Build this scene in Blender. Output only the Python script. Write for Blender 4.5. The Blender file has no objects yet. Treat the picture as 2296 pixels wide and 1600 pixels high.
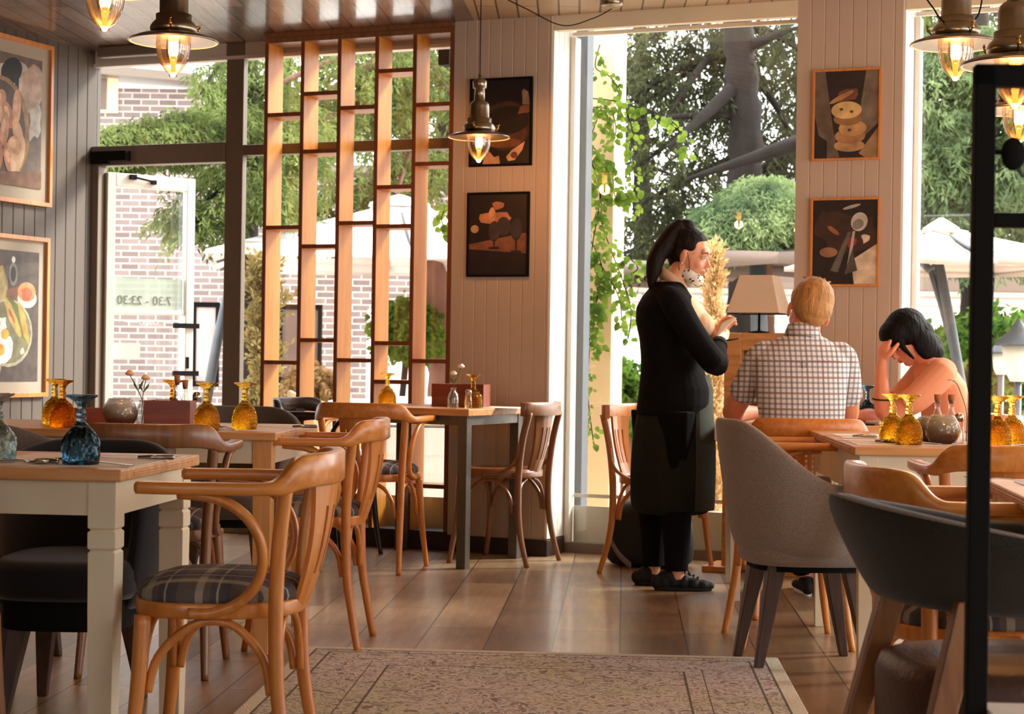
import bpy, bmesh, math, random
from mathutils import Vector, Matrix, noise as mnoise
random.seed(7)
C = bpy.context.scene.collection
PI = math.pi
# ---------------------------------------------------------------- camera, world, sun, exposure
H = 1.03; ROLL = .015; FPX = 4000.0
cam_d = bpy.data.cameras.new('camera'); cam = bpy.data.objects.new('camera', cam_d); C.objects.link(cam)
cr, sr = math.cos(ROLL), math.sin(ROLL)
cam.matrix_world = Matrix(((cr, -sr, 0, 0), (0, 0, -1, 0), (sr, cr, 0, H), (0, 0, 0, 1)))
cam_d.sensor_width = 36; cam_d.lens = 36*FPX/2296; cam_d.clip_end = 200; cam_d.clip_start = .05
cam_d.dof.use_dof = True; cam_d.dof.focus_distance = 5.6; cam_d.dof.aperture_fstop = 9
bpy.context.scene.camera = cam
world = bpy.data.worlds.new('world'); bpy.context.scene.world = world; world.use_nodes = True
wn = world.node_tree.nodes; wl = world.node_tree.links
wbg = wn['Background']; wbg.inputs[0].default_value = (.98, .985, 1, 1); wbg.inputs[1].default_value = 3.9
sun_d = bpy.data.lights.new('sun', 'SUN'); sun_d.energy = 5.5; sun_d.angle = math.radians(14); sun_d.color = (1, .95, .85)
sun = bpy.data.objects.new('sun', sun_d); C.objects.link(sun)
sun.rotation_euler = Vector((-.95, -.34, -.62)).to_track_quat('-Z', 'Y').to_euler()
sc = bpy.context.scene
sc.view_settings.view_transform = 'Standard'; sc.view_settings.look = 'None'
sc.view_settings.exposure = .4; sc.view_settings.gamma = 1
sc.cycles.max_bounces = 8; sc.cycles.transparent_max_bounces = 16; sc.cycles.caustics_reflective = False; sc.cycles.caustics_refractive = False
sc.cycles.sample_clamp_indirect = 6; sc.cycles.use_denoising = True
# building frame: the window wall runs along U, its outside is along N
YAW = math.radians(22.5); W0 = Vector((.182, 9.24, 0))
U = Vector((math.cos(YAW), -math.sin(YAW), 0)); N = Vector((math.sin(YAW), math.cos(YAW), 0))
def W(u, n, z=0): return W0+U*u+N*n+Vector((0, 0, z))
def X_at(px, D, z=H): return ((px-1148)*D/FPX-(z-H)*sr)/cr      # sideways distance seen in that direction at depth D
# ---------------------------------------------------------------- materials
def new_mat(name):
    m = bpy.data.materials.new(name); m.use_nodes = True
    nt = m.node_tree; return m, nt, nt.nodes['Principled BSDF']
def c4(c): return (c[0], c[1], c[2], 1)
def S(r, g, b):                                                     # sRGB 0-255 to linear
    f = lambda v: (v/255/12.92) if v/255 <= .04045 else ((v/255+.055)/1.055)**2.4
    return (f(r), f(g), f(b))
def mat(name, col, rough=.5, metal=0, var=.12, scale=8, bump=0, bscale=60, spec=.5, coat=0, stretch=(1, 1, 1), trans=0, ior=1.45, sss=0):
    m, nt, b = new_mat(name)
    tc = nt.nodes.new('ShaderNodeTexCoord'); mp = nt.nodes.new('ShaderNodeMapping'); mp.inputs['Scale'].default_value = stretch
    nt.links.new(tc.outputs['Object'], mp.inputs[0])
    n = nt.nodes.new('ShaderNodeTexNoise'); n.inputs['Scale'].default_value = scale; n.inputs['Detail'].default_value = 5
    nt.links.new(mp.outputs[0], n.inputs['Vector'])
    r = nt.nodes.new('ShaderNodeValToRGB'); r.color_ramp.elements[0].position = .3; r.color_ramp.elements[1].position = .7
    r.color_ramp.elements[0].color = c4([max(0, v*(1-var)) for v in col]); r.color_ramp.elements[1].color = c4([min(1, v*(1+var)) for v in col])
    nt.links.new(n.outputs[0], r.inputs[0]); nt.links.new(r.outputs[0], b.inputs['Base Color'])
    b.inputs['Roughness'].default_value = rough; b.inputs['Metallic'].default_value = metal
    b.inputs['Specular IOR Level'].default_value = spec; b.inputs['Coat Weight'].default_value = coat; b.inputs['Coat Roughness'].default_value = .15
    b.inputs['IOR'].default_value = ior; b.inputs['Transmission Weight'].default_value = trans
    if sss: b.inputs['Subsurface Weight'].default_value = sss; b.inputs['Subsurface Scale'].default_value = .01
    if bump:
        n2 = nt.nodes.new('ShaderNodeTexNoise'); n2.inputs['Scale'].default_value = bscale; nt.links.new(mp.outputs[0], n2.inputs['Vector'])
        bp = nt.nodes.new('ShaderNodeBump'); bp.inputs['Strength'].default_value = bump; bp.inputs['Distance'].default_value = .01
        nt.links.new(n2.outputs[0], bp.inputs['Height']); nt.links.new(bp.outputs[0], b.inputs['Normal'])
    return m
def wood(name, c1, c2, rough=.38, scale=6, axis=2, coat=0, k=9):
    st = [k, k, k]; st[axis] = 1
    m, nt, b = new_mat(name)
    tc = nt.nodes.new('ShaderNodeTexCoord'); mp = nt.nodes.new('ShaderNodeMapping'); mp.inputs['Scale'].default_value = st
    nt.links.new(tc.outputs['Object'], mp.inputs[0])
    n = nt.nodes.new('ShaderNodeTexNoise'); n.inputs['Scale'].default_value = scale; n.inputs['Detail'].default_value = 8; n.inputs['Distortion'].default_value = .6
    nt.links.new(mp.outputs[0], n.inputs['Vector'])
    r = nt.nodes.new('ShaderNodeValToRGB'); r.color_ramp.elements[0].position = .32; r.color_ramp.elements[1].position = .68
    r.color_ramp.elements[0].color = c4(c1); r.color_ramp.elements[1].color = c4(c2)
    nt.links.new(n.outputs[0], r.inputs[0]); nt.links.new(r.outputs[0], b.inputs['Base Color'])
    b.inputs['Roughness'].default_value = rough; b.inputs['Coat Weight'].default_value = coat; b.inputs['Coat Roughness'].default_value = .2
    bp = nt.nodes.new('ShaderNodeBump'); bp.inputs['Strength'].default_value = .08; bp.inputs['Distance'].default_value = .004
    nt.links.new(n.outputs[0], bp.inputs['Height']); nt.links.new(bp.outputs[0], b.inputs['Normal'])
    return m
def planks(name, c1, c2, mortar, row, length, rot, rough=.35, gap=.004, grain=.35, bias=0, bump=.2, coat=0):
    m, nt, b = new_mat(name)
    tc = nt.nodes.new('ShaderNodeTexCoord'); mp = nt.nodes.new('ShaderNodeMapping'); mp.inputs['Rotation'].default_value = (0, 0, rot)
    nt.links.new(tc.outputs['Object'], mp.inputs[0])
    br = nt.nodes.new('ShaderNodeTexBrick'); br.inputs['Scale'].default_value = 1; br.inputs['Row Height'].default_value = row
    br.inputs['Brick Width'].default_value = length; br.inputs['Mortar Size'].default_value = gap; br.inputs['Mortar Smooth'].default_value = .1
    br.offset = .37; br.inputs['Color1'].default_value = c4(c1); br.inputs['Color2'].default_value = c4(c2); br.inputs['Mortar'].default_value = c4(mortar); br.inputs['Bias'].default_value = bias
    nt.links.new(mp.outputs[0], br.inputs['Vector'])
    mp2 = nt.nodes.new('ShaderNodeMapping'); mp2.inputs['Scale'].default_value = (1.5, 14, 1); nt.links.new(mp.outputs[0], mp2.inputs[0])
    n = nt.nodes.new('ShaderNodeTexNoise'); n.inputs['Scale'].default_value = 2.5; n.inputs['Detail'].default_value = 7; n.inputs['Distortion'].default_value = .5
    nt.links.new(mp2.outputs[0], n.inputs['Vector'])
    n3 = nt.nodes.new('ShaderNodeTexNoise'); n3.inputs['Scale'].default_value = 3; n3.inputs['Detail'].default_value = 3; nt.links.new(mp.outputs[0], n3.inputs['Vector'])
    ad = nt.nodes.new('ShaderNodeMath'); ad.operation = 'ADD'; nt.links.new(n.outputs[0], ad.inputs[0]); nt.links.new(n3.outputs[0], ad.inputs[1])
    mr = nt.nodes.new('ShaderNodeMapRange'); mr.inputs[1].default_value = .7; mr.inputs[2].default_value = 1.3; mr.inputs[3].default_value = 1-grain; mr.inputs[4].default_value = 1+grain
    nt.links.new(ad.outputs[0], mr.inputs[0])
    mx = nt.nodes.new('ShaderNodeVectorMath'); mx.operation = 'SCALE'
    nt.links.new(br.outputs['Color'], mx.inputs[0]); nt.links.new(mr.outputs[0], mx.inputs['Scale'])
    nt.links.new(mx.outputs[0], b.inputs['Base Color']); b.inputs['Roughness'].default_value = rough; b.inputs['Coat Weight'].default_value = coat; b.inputs['Coat Roughness'].default_value = .12
    bp = nt.nodes.new('ShaderNodeBump'); bp.inputs['Strength'].default_value = bump; bp.inputs['Distance'].default_value = .004
    sb = nt.nodes.new('ShaderNodeMath'); sb.operation = 'SUBTRACT'; nt.links.new(n.outputs[0], sb.inputs[0]); nt.links.new(br.outputs['Fac'], sb.inputs[1])
    nt.links.new(sb.outputs[0], bp.inputs['Height']); nt.links.new(bp.outputs[0], b.inputs['Normal'])
    return m
def plaid(name, base, stripes, plane='xy', rough=.9, scale=1.0):
    """woven check: stripes = [(period, width, colour, mix)] along both directions of the cloth"""
    m, nt, b = new_mat(name)
    tc = nt.nodes.new('ShaderNodeTexCoord'); sp = nt.nodes.new('ShaderNodeSeparateXYZ'); nt.links.new(tc.outputs['Object'], sp.inputs[0])
    ax = {'x': 0, 'y': 1, 'z': 2}
    prev = None
    for a in plane:
        for i, (per, wid, col, mixf, off) in enumerate(stripes):
            md = nt.nodes.new('ShaderNodeMath'); md.operation = 'ADD'; md.inputs[1].default_value = 10+off; nt.links.new(sp.outputs[ax[a]], md.inputs[0])
            mo = nt.nodes.new('ShaderNodeMath'); mo.operation = 'MODULO'; mo.inputs[1].default_value = per; nt.links.new(md.outputs[0], mo.inputs[0])
            lt = nt.nodes.new('ShaderNodeMath'); lt.operation = 'LESS_THAN'; lt.inputs[1].default_value = wid; nt.links.new(mo.outputs[0], lt.inputs[0])
            ml = nt.nodes.new('ShaderNodeMath'); ml.operation = 'MULTIPLY'; ml.inputs[1].default_value = mixf; nt.links.new(lt.outputs[0], ml.inputs[0])
            mx = nt.nodes.new('ShaderNodeMix'); mx.data_type = 'RGBA'; nt.links.new(ml.outputs[0], mx.inputs[0])
            if prev is None: mx.inputs[6].default_value = c4(base)
            else: nt.links.new(prev, mx.inputs[6])
            mx.inputs[7].default_value = c4(col); prev = mx.outputs[2]
    nt.links.new(prev, b.inputs['Base Color']); b.inputs['Roughness'].default_value = rough; b.inputs['Specular IOR Level'].default_value = .2
    return m
def fabric(name, c1, c2, scale=800, rough=.95):
    m, nt, b = new_mat(name)
    tc = nt.nodes.new('ShaderNodeTexCoord'); mp = nt.nodes.new('ShaderNodeMapping'); mp.inputs['Scale'].default_value = (1, 1, .35)
    nt.links.new(tc.outputs['Object'], mp.inputs[0])
    n = nt.nodes.new('ShaderNodeTexNoise'); n.inputs['Scale'].default_value = scale; n.inputs['Detail'].default_value = 2; nt.links.new(mp.outputs[0], n.inputs['Vector'])
    r = nt.nodes.new('ShaderNodeValToRGB'); r.color_ramp.elements[0].position = .35; r.color_ramp.elements[1].position = .65
    r.color_ramp.elements[0].color = c4(c1); r.color_ramp.elements[1].color = c4(c2)
    nt.links.new(n.outputs[0], r.inputs[0]); nt.links.new(r.outputs[0], b.inputs['Base Color']); b.inputs['Roughness'].default_value = rough
    b.inputs['Specular IOR Level'].default_value = .15; b.inputs['Sheen Weight'].default_value = .25
    bp = nt.nodes.new('ShaderNodeBump'); bp.inputs['Strength'].default_value = .35; bp.inputs['Distance'].default_value = .002
    nt.links.new(n.outputs[0], bp.inputs['Height']); nt.links.new(bp.outputs[0], b.inputs['Normal'])
    return m
def thin_glass(name, tint=(1, 1, 1), refl=.08, rough=0, edge=None):
    m = bpy.data.materials.new(name); m.use_nodes = True; nt = m.node_tree; nt.nodes.clear()
    o = nt.nodes.new('ShaderNodeOutputMaterial'); t = nt.nodes.new('ShaderNodeBsdfTransparent'); t.inputs[0].default_value = c4(tint)
    g = nt.nodes.new('ShaderNodeBsdfGlossy'); g.inputs['Roughness'].default_value = rough
    lw = nt.nodes.new('ShaderNodeLayerWeight'); lw.inputs[0].default_value = .25
    mr = nt.nodes.new('ShaderNodeMapRange'); mr.inputs[3].default_value = refl; mr.inputs[4].default_value = min(1, refl*6) if edge is None else edge
    nt.links.new(lw.outputs['Fresnel'], mr.inputs[0])
    mx = nt.nodes.new('ShaderNodeMixShader'); nt.links.new(mr.outputs[0], mx.inputs[0]); nt.links.new(t.outputs[0], mx.inputs[1]); nt.links.new(g.outputs[0], mx.inputs[2])
    nt.links.new(mx.outputs[0], o.inputs[0]); return m
def solid_glass(name, col, clear=.35, rough=.02, relief=0, rscale=120):
    m = bpy.data.materials.new(name); m.use_nodes = True; nt = m.node_tree; nt.nodes.clear()
    o = nt.nodes.new('ShaderNodeOutputMaterial'); t = nt.nodes.new('ShaderNodeBsdfTransparent'); t.inputs[0].default_value = c4(col)
    g = nt.nodes.new('ShaderNodeBsdfGlass'); g.inputs['Roughness'].default_value = rough; g.inputs['IOR'].default_value = 1.48; g.inputs[0].default_value = c4(col)
    if relief:
        tc = nt.nodes.new('ShaderNodeTexCoord'); v = nt.nodes.new('ShaderNodeTexVoronoi'); v.inputs['Scale'].default_value = rscale; nt.links.new(tc.outputs['Object'], v.inputs['Vector'])
        bp = nt.nodes.new('ShaderNodeBump'); bp.inputs['Strength'].default_value = relief; bp.inputs['Distance'].default_value = .004; nt.links.new(v.outputs['Distance'], bp.inputs['Height']); nt.links.new(bp.outputs[0], g.inputs['Normal'])
    mx = nt.nodes.new('ShaderNodeMixShader'); mx.inputs[0].default_value = clear
    nt.links.new(g.outputs[0], mx.inputs[1]); nt.links.new(t.outputs[0], mx.inputs[2]); nt.links.new(mx.outputs[0], o.inputs[0]); return m
def emit(name, col, strength):
    m = bpy.data.materials.new(name); m.use_nodes = True; nt = m.node_tree; nt.nodes.clear()
    o = nt.nodes.new('ShaderNodeOutputMaterial'); e = nt.nodes.new('ShaderNodeEmission'); e.inputs[0].default_value = c4(col); e.inputs[1].default_value = strength
    nt.links.new(e.outputs[0], o.inputs[0]); return m
def leafy(name, c1, c2, trans=.35, scale=1.5):
    m = bpy.data.materials.new(name); m.use_nodes = True; nt = m.node_tree; nt.nodes.clear()
    o = nt.nodes.new('ShaderNodeOutputMaterial'); tc = nt.nodes.new('ShaderNodeTexCoord')
    n = nt.nodes.new('ShaderNodeTexNoise'); n.inputs['Scale'].default_value = scale; n.inputs['Detail'].default_value = 6; nt.links.new(tc.outputs['Object'], n.inputs['Vector'])
    r = nt.nodes.new('ShaderNodeValToRGB'); r.color_ramp.elements[0].position = .36; r.color_ramp.elements[1].position = .64
    r.color_ramp.elements[0].color = c4(c1); r.color_ramp.elements[1].color = c4(c2); nt.links.new(n.outputs[0], r.inputs[0])
    d = nt.nodes.new('ShaderNodeBsdfDiffuse'); t = nt.nodes.new('ShaderNodeBsdfTranslucent'); mx = nt.nodes.new('ShaderNodeMixShader'); mx.inputs[0].default_value = trans
    nt.links.new(r.outputs[0], d.inputs[0]); nt.links.new(r.outputs[0], t.inputs[0]); nt.links.new(d.outputs[0], mx.inputs[1]); nt.links.new(t.outputs[0], mx.inputs[2])
    nt.links.new(mx.outputs[0], o.inputs[0]); return m
M = {}
M['oak'] = wood('light_oak', S(196, 118, 48), S(218, 144, 68), .33, 5, 2, .25)
M['oak_rail'] = wood('light_oak_rail', S(196, 118, 48), S(218, 144, 68), .33, 5, 0, .25)
M['dark_oak'] = wood('walnut_stain', S(56, 36, 24), S(78, 52, 36), .5, 5, 2, 0)
M['mid_oak'] = wood('brown_stain', S(118, 76, 46), S(146, 98, 62), .33, 5, 2, .3)
M['black_wood'] = wood('near_black_stain', S(30, 18, 16), S(48, 30, 26), .35, 5, 2, .25)
M['top'] = wood('table_top_oak', S(190, 130, 70), S(218, 162, 102), .42, 4, 0, .12)
M['shelf'] = wood('shelf_oak', S(196, 128, 44), S(212, 146, 60), .45, 3, 2); M['shelf_edge'] = wood('shelf_edge_dark', S(112, 60, 30), S(136, 76, 40), .45, 3, 2)  # front edges of boards and uprights get a darker brown
M['cream'] = mat('cream_paint', S(226, 214, 184), .5, var=.04, scale=5)
M['pine'] = wood('pine_leg', S(208, 146, 84), S(228, 170, 108), .45, 4, 2)
M['panel_white'] = mat('white_panelling', S(190, 170, 150), .55, var=.03, scale=3)
M['trim_white'] = mat('white_trim', S(238, 236, 228), .5, var=.02)
M['panel_grey'] = mat('grey_panelling', S(94, 84, 75), .6, var=.04, scale=3)
M['frame_brown'] = mat('taupe_metal', S(120, 108, 96), .45, .1, var=.04)
M['steel'] = mat('grey_steel', S(100, 96, 88), .42, .5, var=.08, scale=30)
M['alu'] = mat('white_aluminium', S(222, 216, 204), .4, var=.03)
M['dark_base'] = mat('dark_skirting', S(52, 36, 28), .5)
M['black'] = mat('black_metal', S(12, 11, 10), .8, var=.1, spec=.2)
M['brass'] = mat('brass', S(200, 160, 80), .3, 1, var=.05)
M['nickel'] = mat('antique_nickel', S(150, 138, 120), .28, 1, var=.08, scale=20)
M['enamel'] = mat('shade_inside', S(226, 214, 204), .5, .1, var=.03)
M['silver'] = mat('cutlery_steel', S(180, 176, 170), .22, 1, var=.03)
M['glass'] = thin_glass('window_glass', (.985, .99, .985), .035)
M['clear'] = thin_glass('clear_bottle', (.95, .97, .96), .10)
M['lampglass'] = thin_glass('amber_lamp_glass', (1, .86, .70), .14)
M['amber'] = solid_glass('amber_glass', (1, .82, .34), .15, .01, .4, 100)
M['deep_amber'] = solid_glass('deep_amber_glass', (1, .70, .24), .15, .01, .4, 100)
M['blue'] = solid_glass('blue_glass', (.44, .58, .66), .06, .01, .8, 50)
M['water'] = solid_glass('clear_thick_glass', (.85, .95, .95), .2, .02, 1, 55)
M['smoke'] = solid_glass('smoked_glass', (.62, .56, .48), .2, .08)
M['film'] = mat('frosted_film', S(214, 212, 196), .7, var=.02)
M['filament'] = emit('glowing_filament', (1, .60, .20), 11); M['ember'] = emit('orange_ember', (1, .33, .05), 2.2)
M['plaid_seat'] = plaid('tartan_wool', S(98, 88, 84), [(.12, .045, S(60, 62, 74), .6, 0), (.12, .018, S(178, 170, 150), .55, .06), (.12, .005, S(190, 180, 160), .6, .095)])
M['tub_grey'] = fabric('grey_weave', S(116, 106, 98), S(164, 152, 142))
M['tub_dark'] = fabric('charcoal_weave', S(34, 32, 29), S(58, 54, 48))
M['tub_black'] = fabric('black_blue_cloth', S(22, 22, 26), S(34, 33, 36))
M['tub_brown'] = fabric('brown_cloth', S(76, 66, 60), S(104, 92, 84))
M['leather'] = mat('brown_leather', S(70, 46, 36), .45, var=.15, bump=.2, bscale=120)
M['redwood'] = wood('mahogany_box', S(122, 52, 30), S(150, 70, 40), .35, 4, 0, .4)
M['mount'] = mat('mount_card', S(172, 160, 142), .8, var=.02)
M['paper'] = mat('paper_mat', S(236, 228, 216), .8, var=.02)
M['cork'] = mat('cork', S(170, 110, 70), .9, var=.25, scale=120)
M['oil'] = solid_glass('dark_vinegar', (.25, .10, .04), .3)
M['green'] = mat('stem_green', S(92, 116, 52), .6, var=.2)
M['petal'] = mat('cream_petal', S(236, 212, 160), .7, var=.1, scale=90)
M['petal_pink'] = mat('peach_petal', S(238, 190, 130), .7, var=.12, scale=90)
M['petal_white'] = mat('white_petal', S(244, 240, 226), .7, var=.08, scale=90)
M['bark'] = mat('red_bark', S(112, 78, 66), .95, var=.35, scale=7, bump=.9, bscale=14, stretch=(1, 1, .3))
M['bark_dark'] = mat('dark_bark', S(32, 25, 21), .95, var=.35, scale=7, bump=.9, bscale=14, stretch=(1, 1, .3))
M['cedar'] = leafy('cedar_needles', S(62, 74, 40), S(128, 142, 84), .35, 2)
M['cedar_dark'] = leafy('dark_needles', S(44, 46, 36), S(84, 88, 62), .3, 2)
M['cedar_blue'] = leafy('blue_green_needles', S(78, 98, 70), S(140, 158, 108), .35, 2)
M['leaf'] = leafy('bright_leaf', S(72, 100, 38), S(138, 164, 70), .45, 9)
M['leaf_dark'] = leafy('shrub_leaf', S(54, 84, 36), S(108, 138, 58), .4, 5)
M['gold'] = leafy('golden_conifer', S(186, 150, 98), S(224, 192, 140), .4, 8)
M['canvas'] = mat('white_canvas', S(246, 242, 238), .9, var=.02, scale=3)
M['canvas_grey'] = mat('greige_canvas', S(122, 106, 96), .9, var=.03, scale=3)
M['canvas_pale'] = mat('pale_canvas', S(196, 182, 170), .9, var=.03, scale=3)
M['pave'] = mat('pale_paving', S(206, 190, 176), .9, var=.08, scale=2)
M['umb_metal'] = mat('umbrella_pole', S(84, 88, 92), .45, .3)
M['ext_cream'] = mat('cream_render', S(240, 216, 172), .8, var=.04, scale=3)
M['ext_blue'] = mat('blue_grey_frame', S(60, 68, 76), .5, var=.05)
M['ext_white'] = mat('white_boards', S(236, 234, 230), .7, var=.03)
M['wicker'] = mat('wicker', S(206, 172, 130), .8, var=.25, scale=60, bump=.5, bscale=90)
M['skin'] = mat('skin', S(226, 164, 128), .5, var=.04, scale=12, sss=.15)
M['skin_red'] = mat('sunburnt_skin', S(222, 146, 112), .5, var=.05, scale=12, sss=.15)
M['lip'] = mat('lips', S(186, 96, 84), .45)
M['eye_dark'] = mat('dark_iris', S(34, 24, 20), .25)
M['eye_white'] = mat('eye_white', S(226, 218, 210), .3, var=.02)
M['hair_dark'] = mat('dark_brown_hair', S(26, 16, 11), spec=.2, rough=.6, var=.4, scale=40, bump=.5, bscale=60, stretch=(1, 1, .15))
M['hair_black'] = mat('black_hair', S(14, 11, 10), .65, var=.35, spec=.15, scale=40, bump=.6, bscale=70, stretch=(1, 1, .15))
M['hair_blond'] = mat('sandy_hair', S(176, 130, 76), .6, var=.25, scale=60, bump=.5, bscale=120, stretch=(1, 1, .25))
M['knit'] = mat('black_knit', S(17, 16, 17), .9, var=.15, scale=60, bump=.3, bscale=160, spec=.15)
M['apron'] = mat('dark_apron', S(34, 36, 32), .85, var=.12, scale=10, spec=.2)
M['trousers'] = mat('black_trousers', S(14, 13, 14), .9, spec=.15)
M['blouse'] = mat('beige_blouse', S(214, 180, 146), .8, var=.04)
M['salmon'] = mat('salmon_top', S(226, 150, 112), .8, var=.03, scale=6)
M['shoe'] = mat('black_canvas_shoe', S(20, 20, 21), .75, var=.1)
M['shirt'] = plaid('checked_shirt', S(226, 228, 230), [(.0215, .0085, S(92, 92, 104), .58, .004), (.0645, .0085, S(146, 116, 100), .5, .004)], 'xz')
M['bag'] = mat('black_bag', S(26, 28, 28), .75, bump=.2); M['bag_strap'] = mat('grey_strap', S(120, 112, 104), .8)
M['screen'] = mat('phone_glass', S(14, 14, 16), .12)
M['lampcloth'] = mat('lamp_cloth', S(226, 202, 172), .8, var=.03)
def dots_mat():
    m, nt, b = new_mat('dotted_mask')
    tc = nt.nodes.new('ShaderNodeTexCoord'); v = nt.nodes.new('ShaderNodeTexVoronoi'); v.inputs['Scale'].default_value = 62
    nt.links.new(tc.outputs['Object'], v.inputs['Vector'])
    r = nt.nodes.new('ShaderNodeValToRGB'); r.color_ramp.elements[0].position = .28; r.color_ramp.elements[1].position = .33
    r.color_ramp.elements[0].color = c4(S(40, 40, 40)); r.color_ramp.elements[1].color = c4(S(226, 224, 208))
    nt.links.new(v.outputs['Distance'], r.inputs[0]); nt.links.new(r.outputs[0], b.inputs['Base Color']); b.inputs['Roughness'].default_value = .9; return m
M['mask'] = dots_mat()
def rug_mat():
    m, nt, b = new_mat('faded_carved_rug')
    tc = nt.nodes.new('ShaderNodeTexCoord'); sp = nt.nodes.new('ShaderNodeSeparateXYZ'); nt.links.new(tc.outputs['Object'], sp.inputs[0])
    w = nt.nodes.new('ShaderNodeTexNoise'); w.inputs['Scale'].default_value = 15; w.inputs['Detail'].default_value = 4; w.inputs['Distortion'].default_value = 3.2; nt.links.new(tc.outputs['Object'], w.inputs['Vector'])
    v = nt.nodes.new('ShaderNodeTexVoronoi'); v.inputs['Scale'].default_value = 15; v.feature = 'DISTANCE_TO_EDGE'; nt.links.new(tc.outputs['Object'], v.inputs['Vector'])
    r1 = nt.nodes.new('ShaderNodeValToRGB'); r1.color_ramp.interpolation = 'LINEAR'
    e = r1.color_ramp.elements; e[0].position = .40; e[0].color = (.0, 0, 0, 1); e[1].position = .44; e[1].color = (1, 1, 1, 1)
    e2 = e.new(.56); e2.color = (1, 1, 1, 1); e3 = e.new(.60); e3.color = (.3, .3, .3, 1)
    nt.links.new(w.outputs[0], r1.inputs[0])
    n2 = nt.nodes.new('ShaderNodeTexNoise'); n2.inputs['Scale'].default_value = 1.6; nt.links.new(tc.outputs['Object'], n2.inputs['Vector'])
    rc = nt.nodes.new('ShaderNodeValToRGB'); rc.color_ramp.elements[0].position = .4; rc.color_ramp.elements[1].position = .6
    rc.color_ramp.elements[0].color = c4(S(206, 196, 194)); rc.color_ramp.elements[1].color = c4(S(200, 196, 172)); nt.links.new(n2.outputs[0], rc.inputs[0])
    mx = nt.nodes.new('ShaderNodeMix'); mx.data_type = 'RGBA'; nt.links.new(r1.outputs[0], mx.inputs[0]); mx.inputs[6].default_value = c4(S(128, 114, 110)); nt.links.new(rc.outputs[0], mx.inputs[7])
    # border lines, parallel to the long and short edges
    def lines(axis, half):
        ab = nt.nodes.new('ShaderNodeMath'); ab.operation = 'ABSOLUTE'; nt.links.new(sp.outputs[axis], ab.inputs[0])
        su = nt.nodes.new('ShaderNodeMath'); su.operation = 'SUBTRACT'; su.inputs[0].default_value = half; nt.links.new(ab.outputs[0], su.inputs[1])
        rr = nt.nodes.new('ShaderNodeValToRGB'); rr.color_ramp.interpolation = 'CONSTANT'
        el = rr.color_ramp.elements; el[0].position = 0; el[0].color = (1, 1, 1, 1); el[1].position = .045; el[1].color = (0, 0, 0, 1)
        for p, c in ((.052, .5), (.10, 0), (.106, .5), (.27, 0), (.276, .5), (.33, 0), (.336, .5)):
            x = el.new(p); x.color = (c, c, c, 1)
        nt.links.new(su.outputs[0], rr.inputs[0]); return rr, su
    a, sa = lines(0, .82); bb, sb_ = lines(1, 1.35)
    mi = nt.nodes.new('ShaderNodeMath'); mi.operation = 'MINIMUM'; nt.links.new(sa.outputs[0], mi.inputs[0]); nt.links.new(sb_.outputs[0], mi.inputs[1])
    rr = a; nt.links.new(mi.outputs[0], rr.inputs[0])
    # edge band pale (1), groove dark (0), field (.5)
    gt = nt.nodes.new('ShaderNodeMath'); gt.operation = 'GREATER_THAN'; gt.inputs[1].default_value = .8; nt.links.new(rr.outputs[0], gt.inputs[0])
    ltn = nt.nodes.new('ShaderNodeMath'); ltn.operation = 'LESS_THAN'; ltn.inputs[1].default_value = .2; nt.links.new(rr.outputs[0], ltn.inputs[0])
    m1 = nt.nodes.new('ShaderNodeMix'); m1.data_type = 'RGBA'; nt.links.new(gt.outputs[0], m1.inputs[0]); nt.links.new(mx.outputs[2], m1.inputs[6]); m1.inputs[7].default_value = c4(S(212, 206, 186))
    m2 = nt.nodes.new('ShaderNodeMix'); m2.data_type = 'RGBA'; nt.links.new(ltn.outputs[0], m2.inputs[0]); nt.links.new(m1.outputs[2], m2.inputs[6]); m2.inputs[7].default_value = c4(S(104, 92, 78))
    nt.links.new(m2.outputs[2], b.inputs['Base Color']); b.inputs['Roughness'].default_value = .95
    bp = nt.nodes.new('ShaderNodeBump'); bp.inputs['Strength'].default_value = .6; bp.inputs['Distance'].default_value = .004
    nt.links.new(r1.outputs[0], bp.inputs['Height']); nt.links.new(bp.outputs[0], b.inputs['Normal'])
    return m
def brick_mat():
    m, nt, b = new_mat('grey_brick')
    tc = nt.nodes.new('ShaderNodeTexCoord'); sp = nt.nodes.new('ShaderNodeSeparateXYZ'); nt.links.new(tc.outputs['Object'], sp.inputs[0])
    cb = nt.nodes.new('ShaderNodeCombineXYZ'); nt.links.new(sp.outputs[0], cb.inputs[0]); nt.links.new(sp.outputs[2], cb.inputs[1])
    br = nt.nodes.new('ShaderNodeTexBrick'); br.inputs['Scale'].default_value = 1; br.inputs['Row Height'].default_value = .085; br.inputs['Brick Width'].default_value = .24
    br.inputs['Mortar Size'].default_value = .009; br.inputs['Color1'].default_value = c4(S(112, 98, 95)); br.inputs['Color2'].default_value = c4(S(134, 120, 116)); br.inputs['Mortar'].default_value = c4(S(190, 176, 170))
    nt.links.new(cb.outputs[0], br.inputs['Vector']); nt.links.new(br.outputs['Color'], b.inputs['Base Color']); b.inputs['Roughness'].default_value = .9; return m
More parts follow.
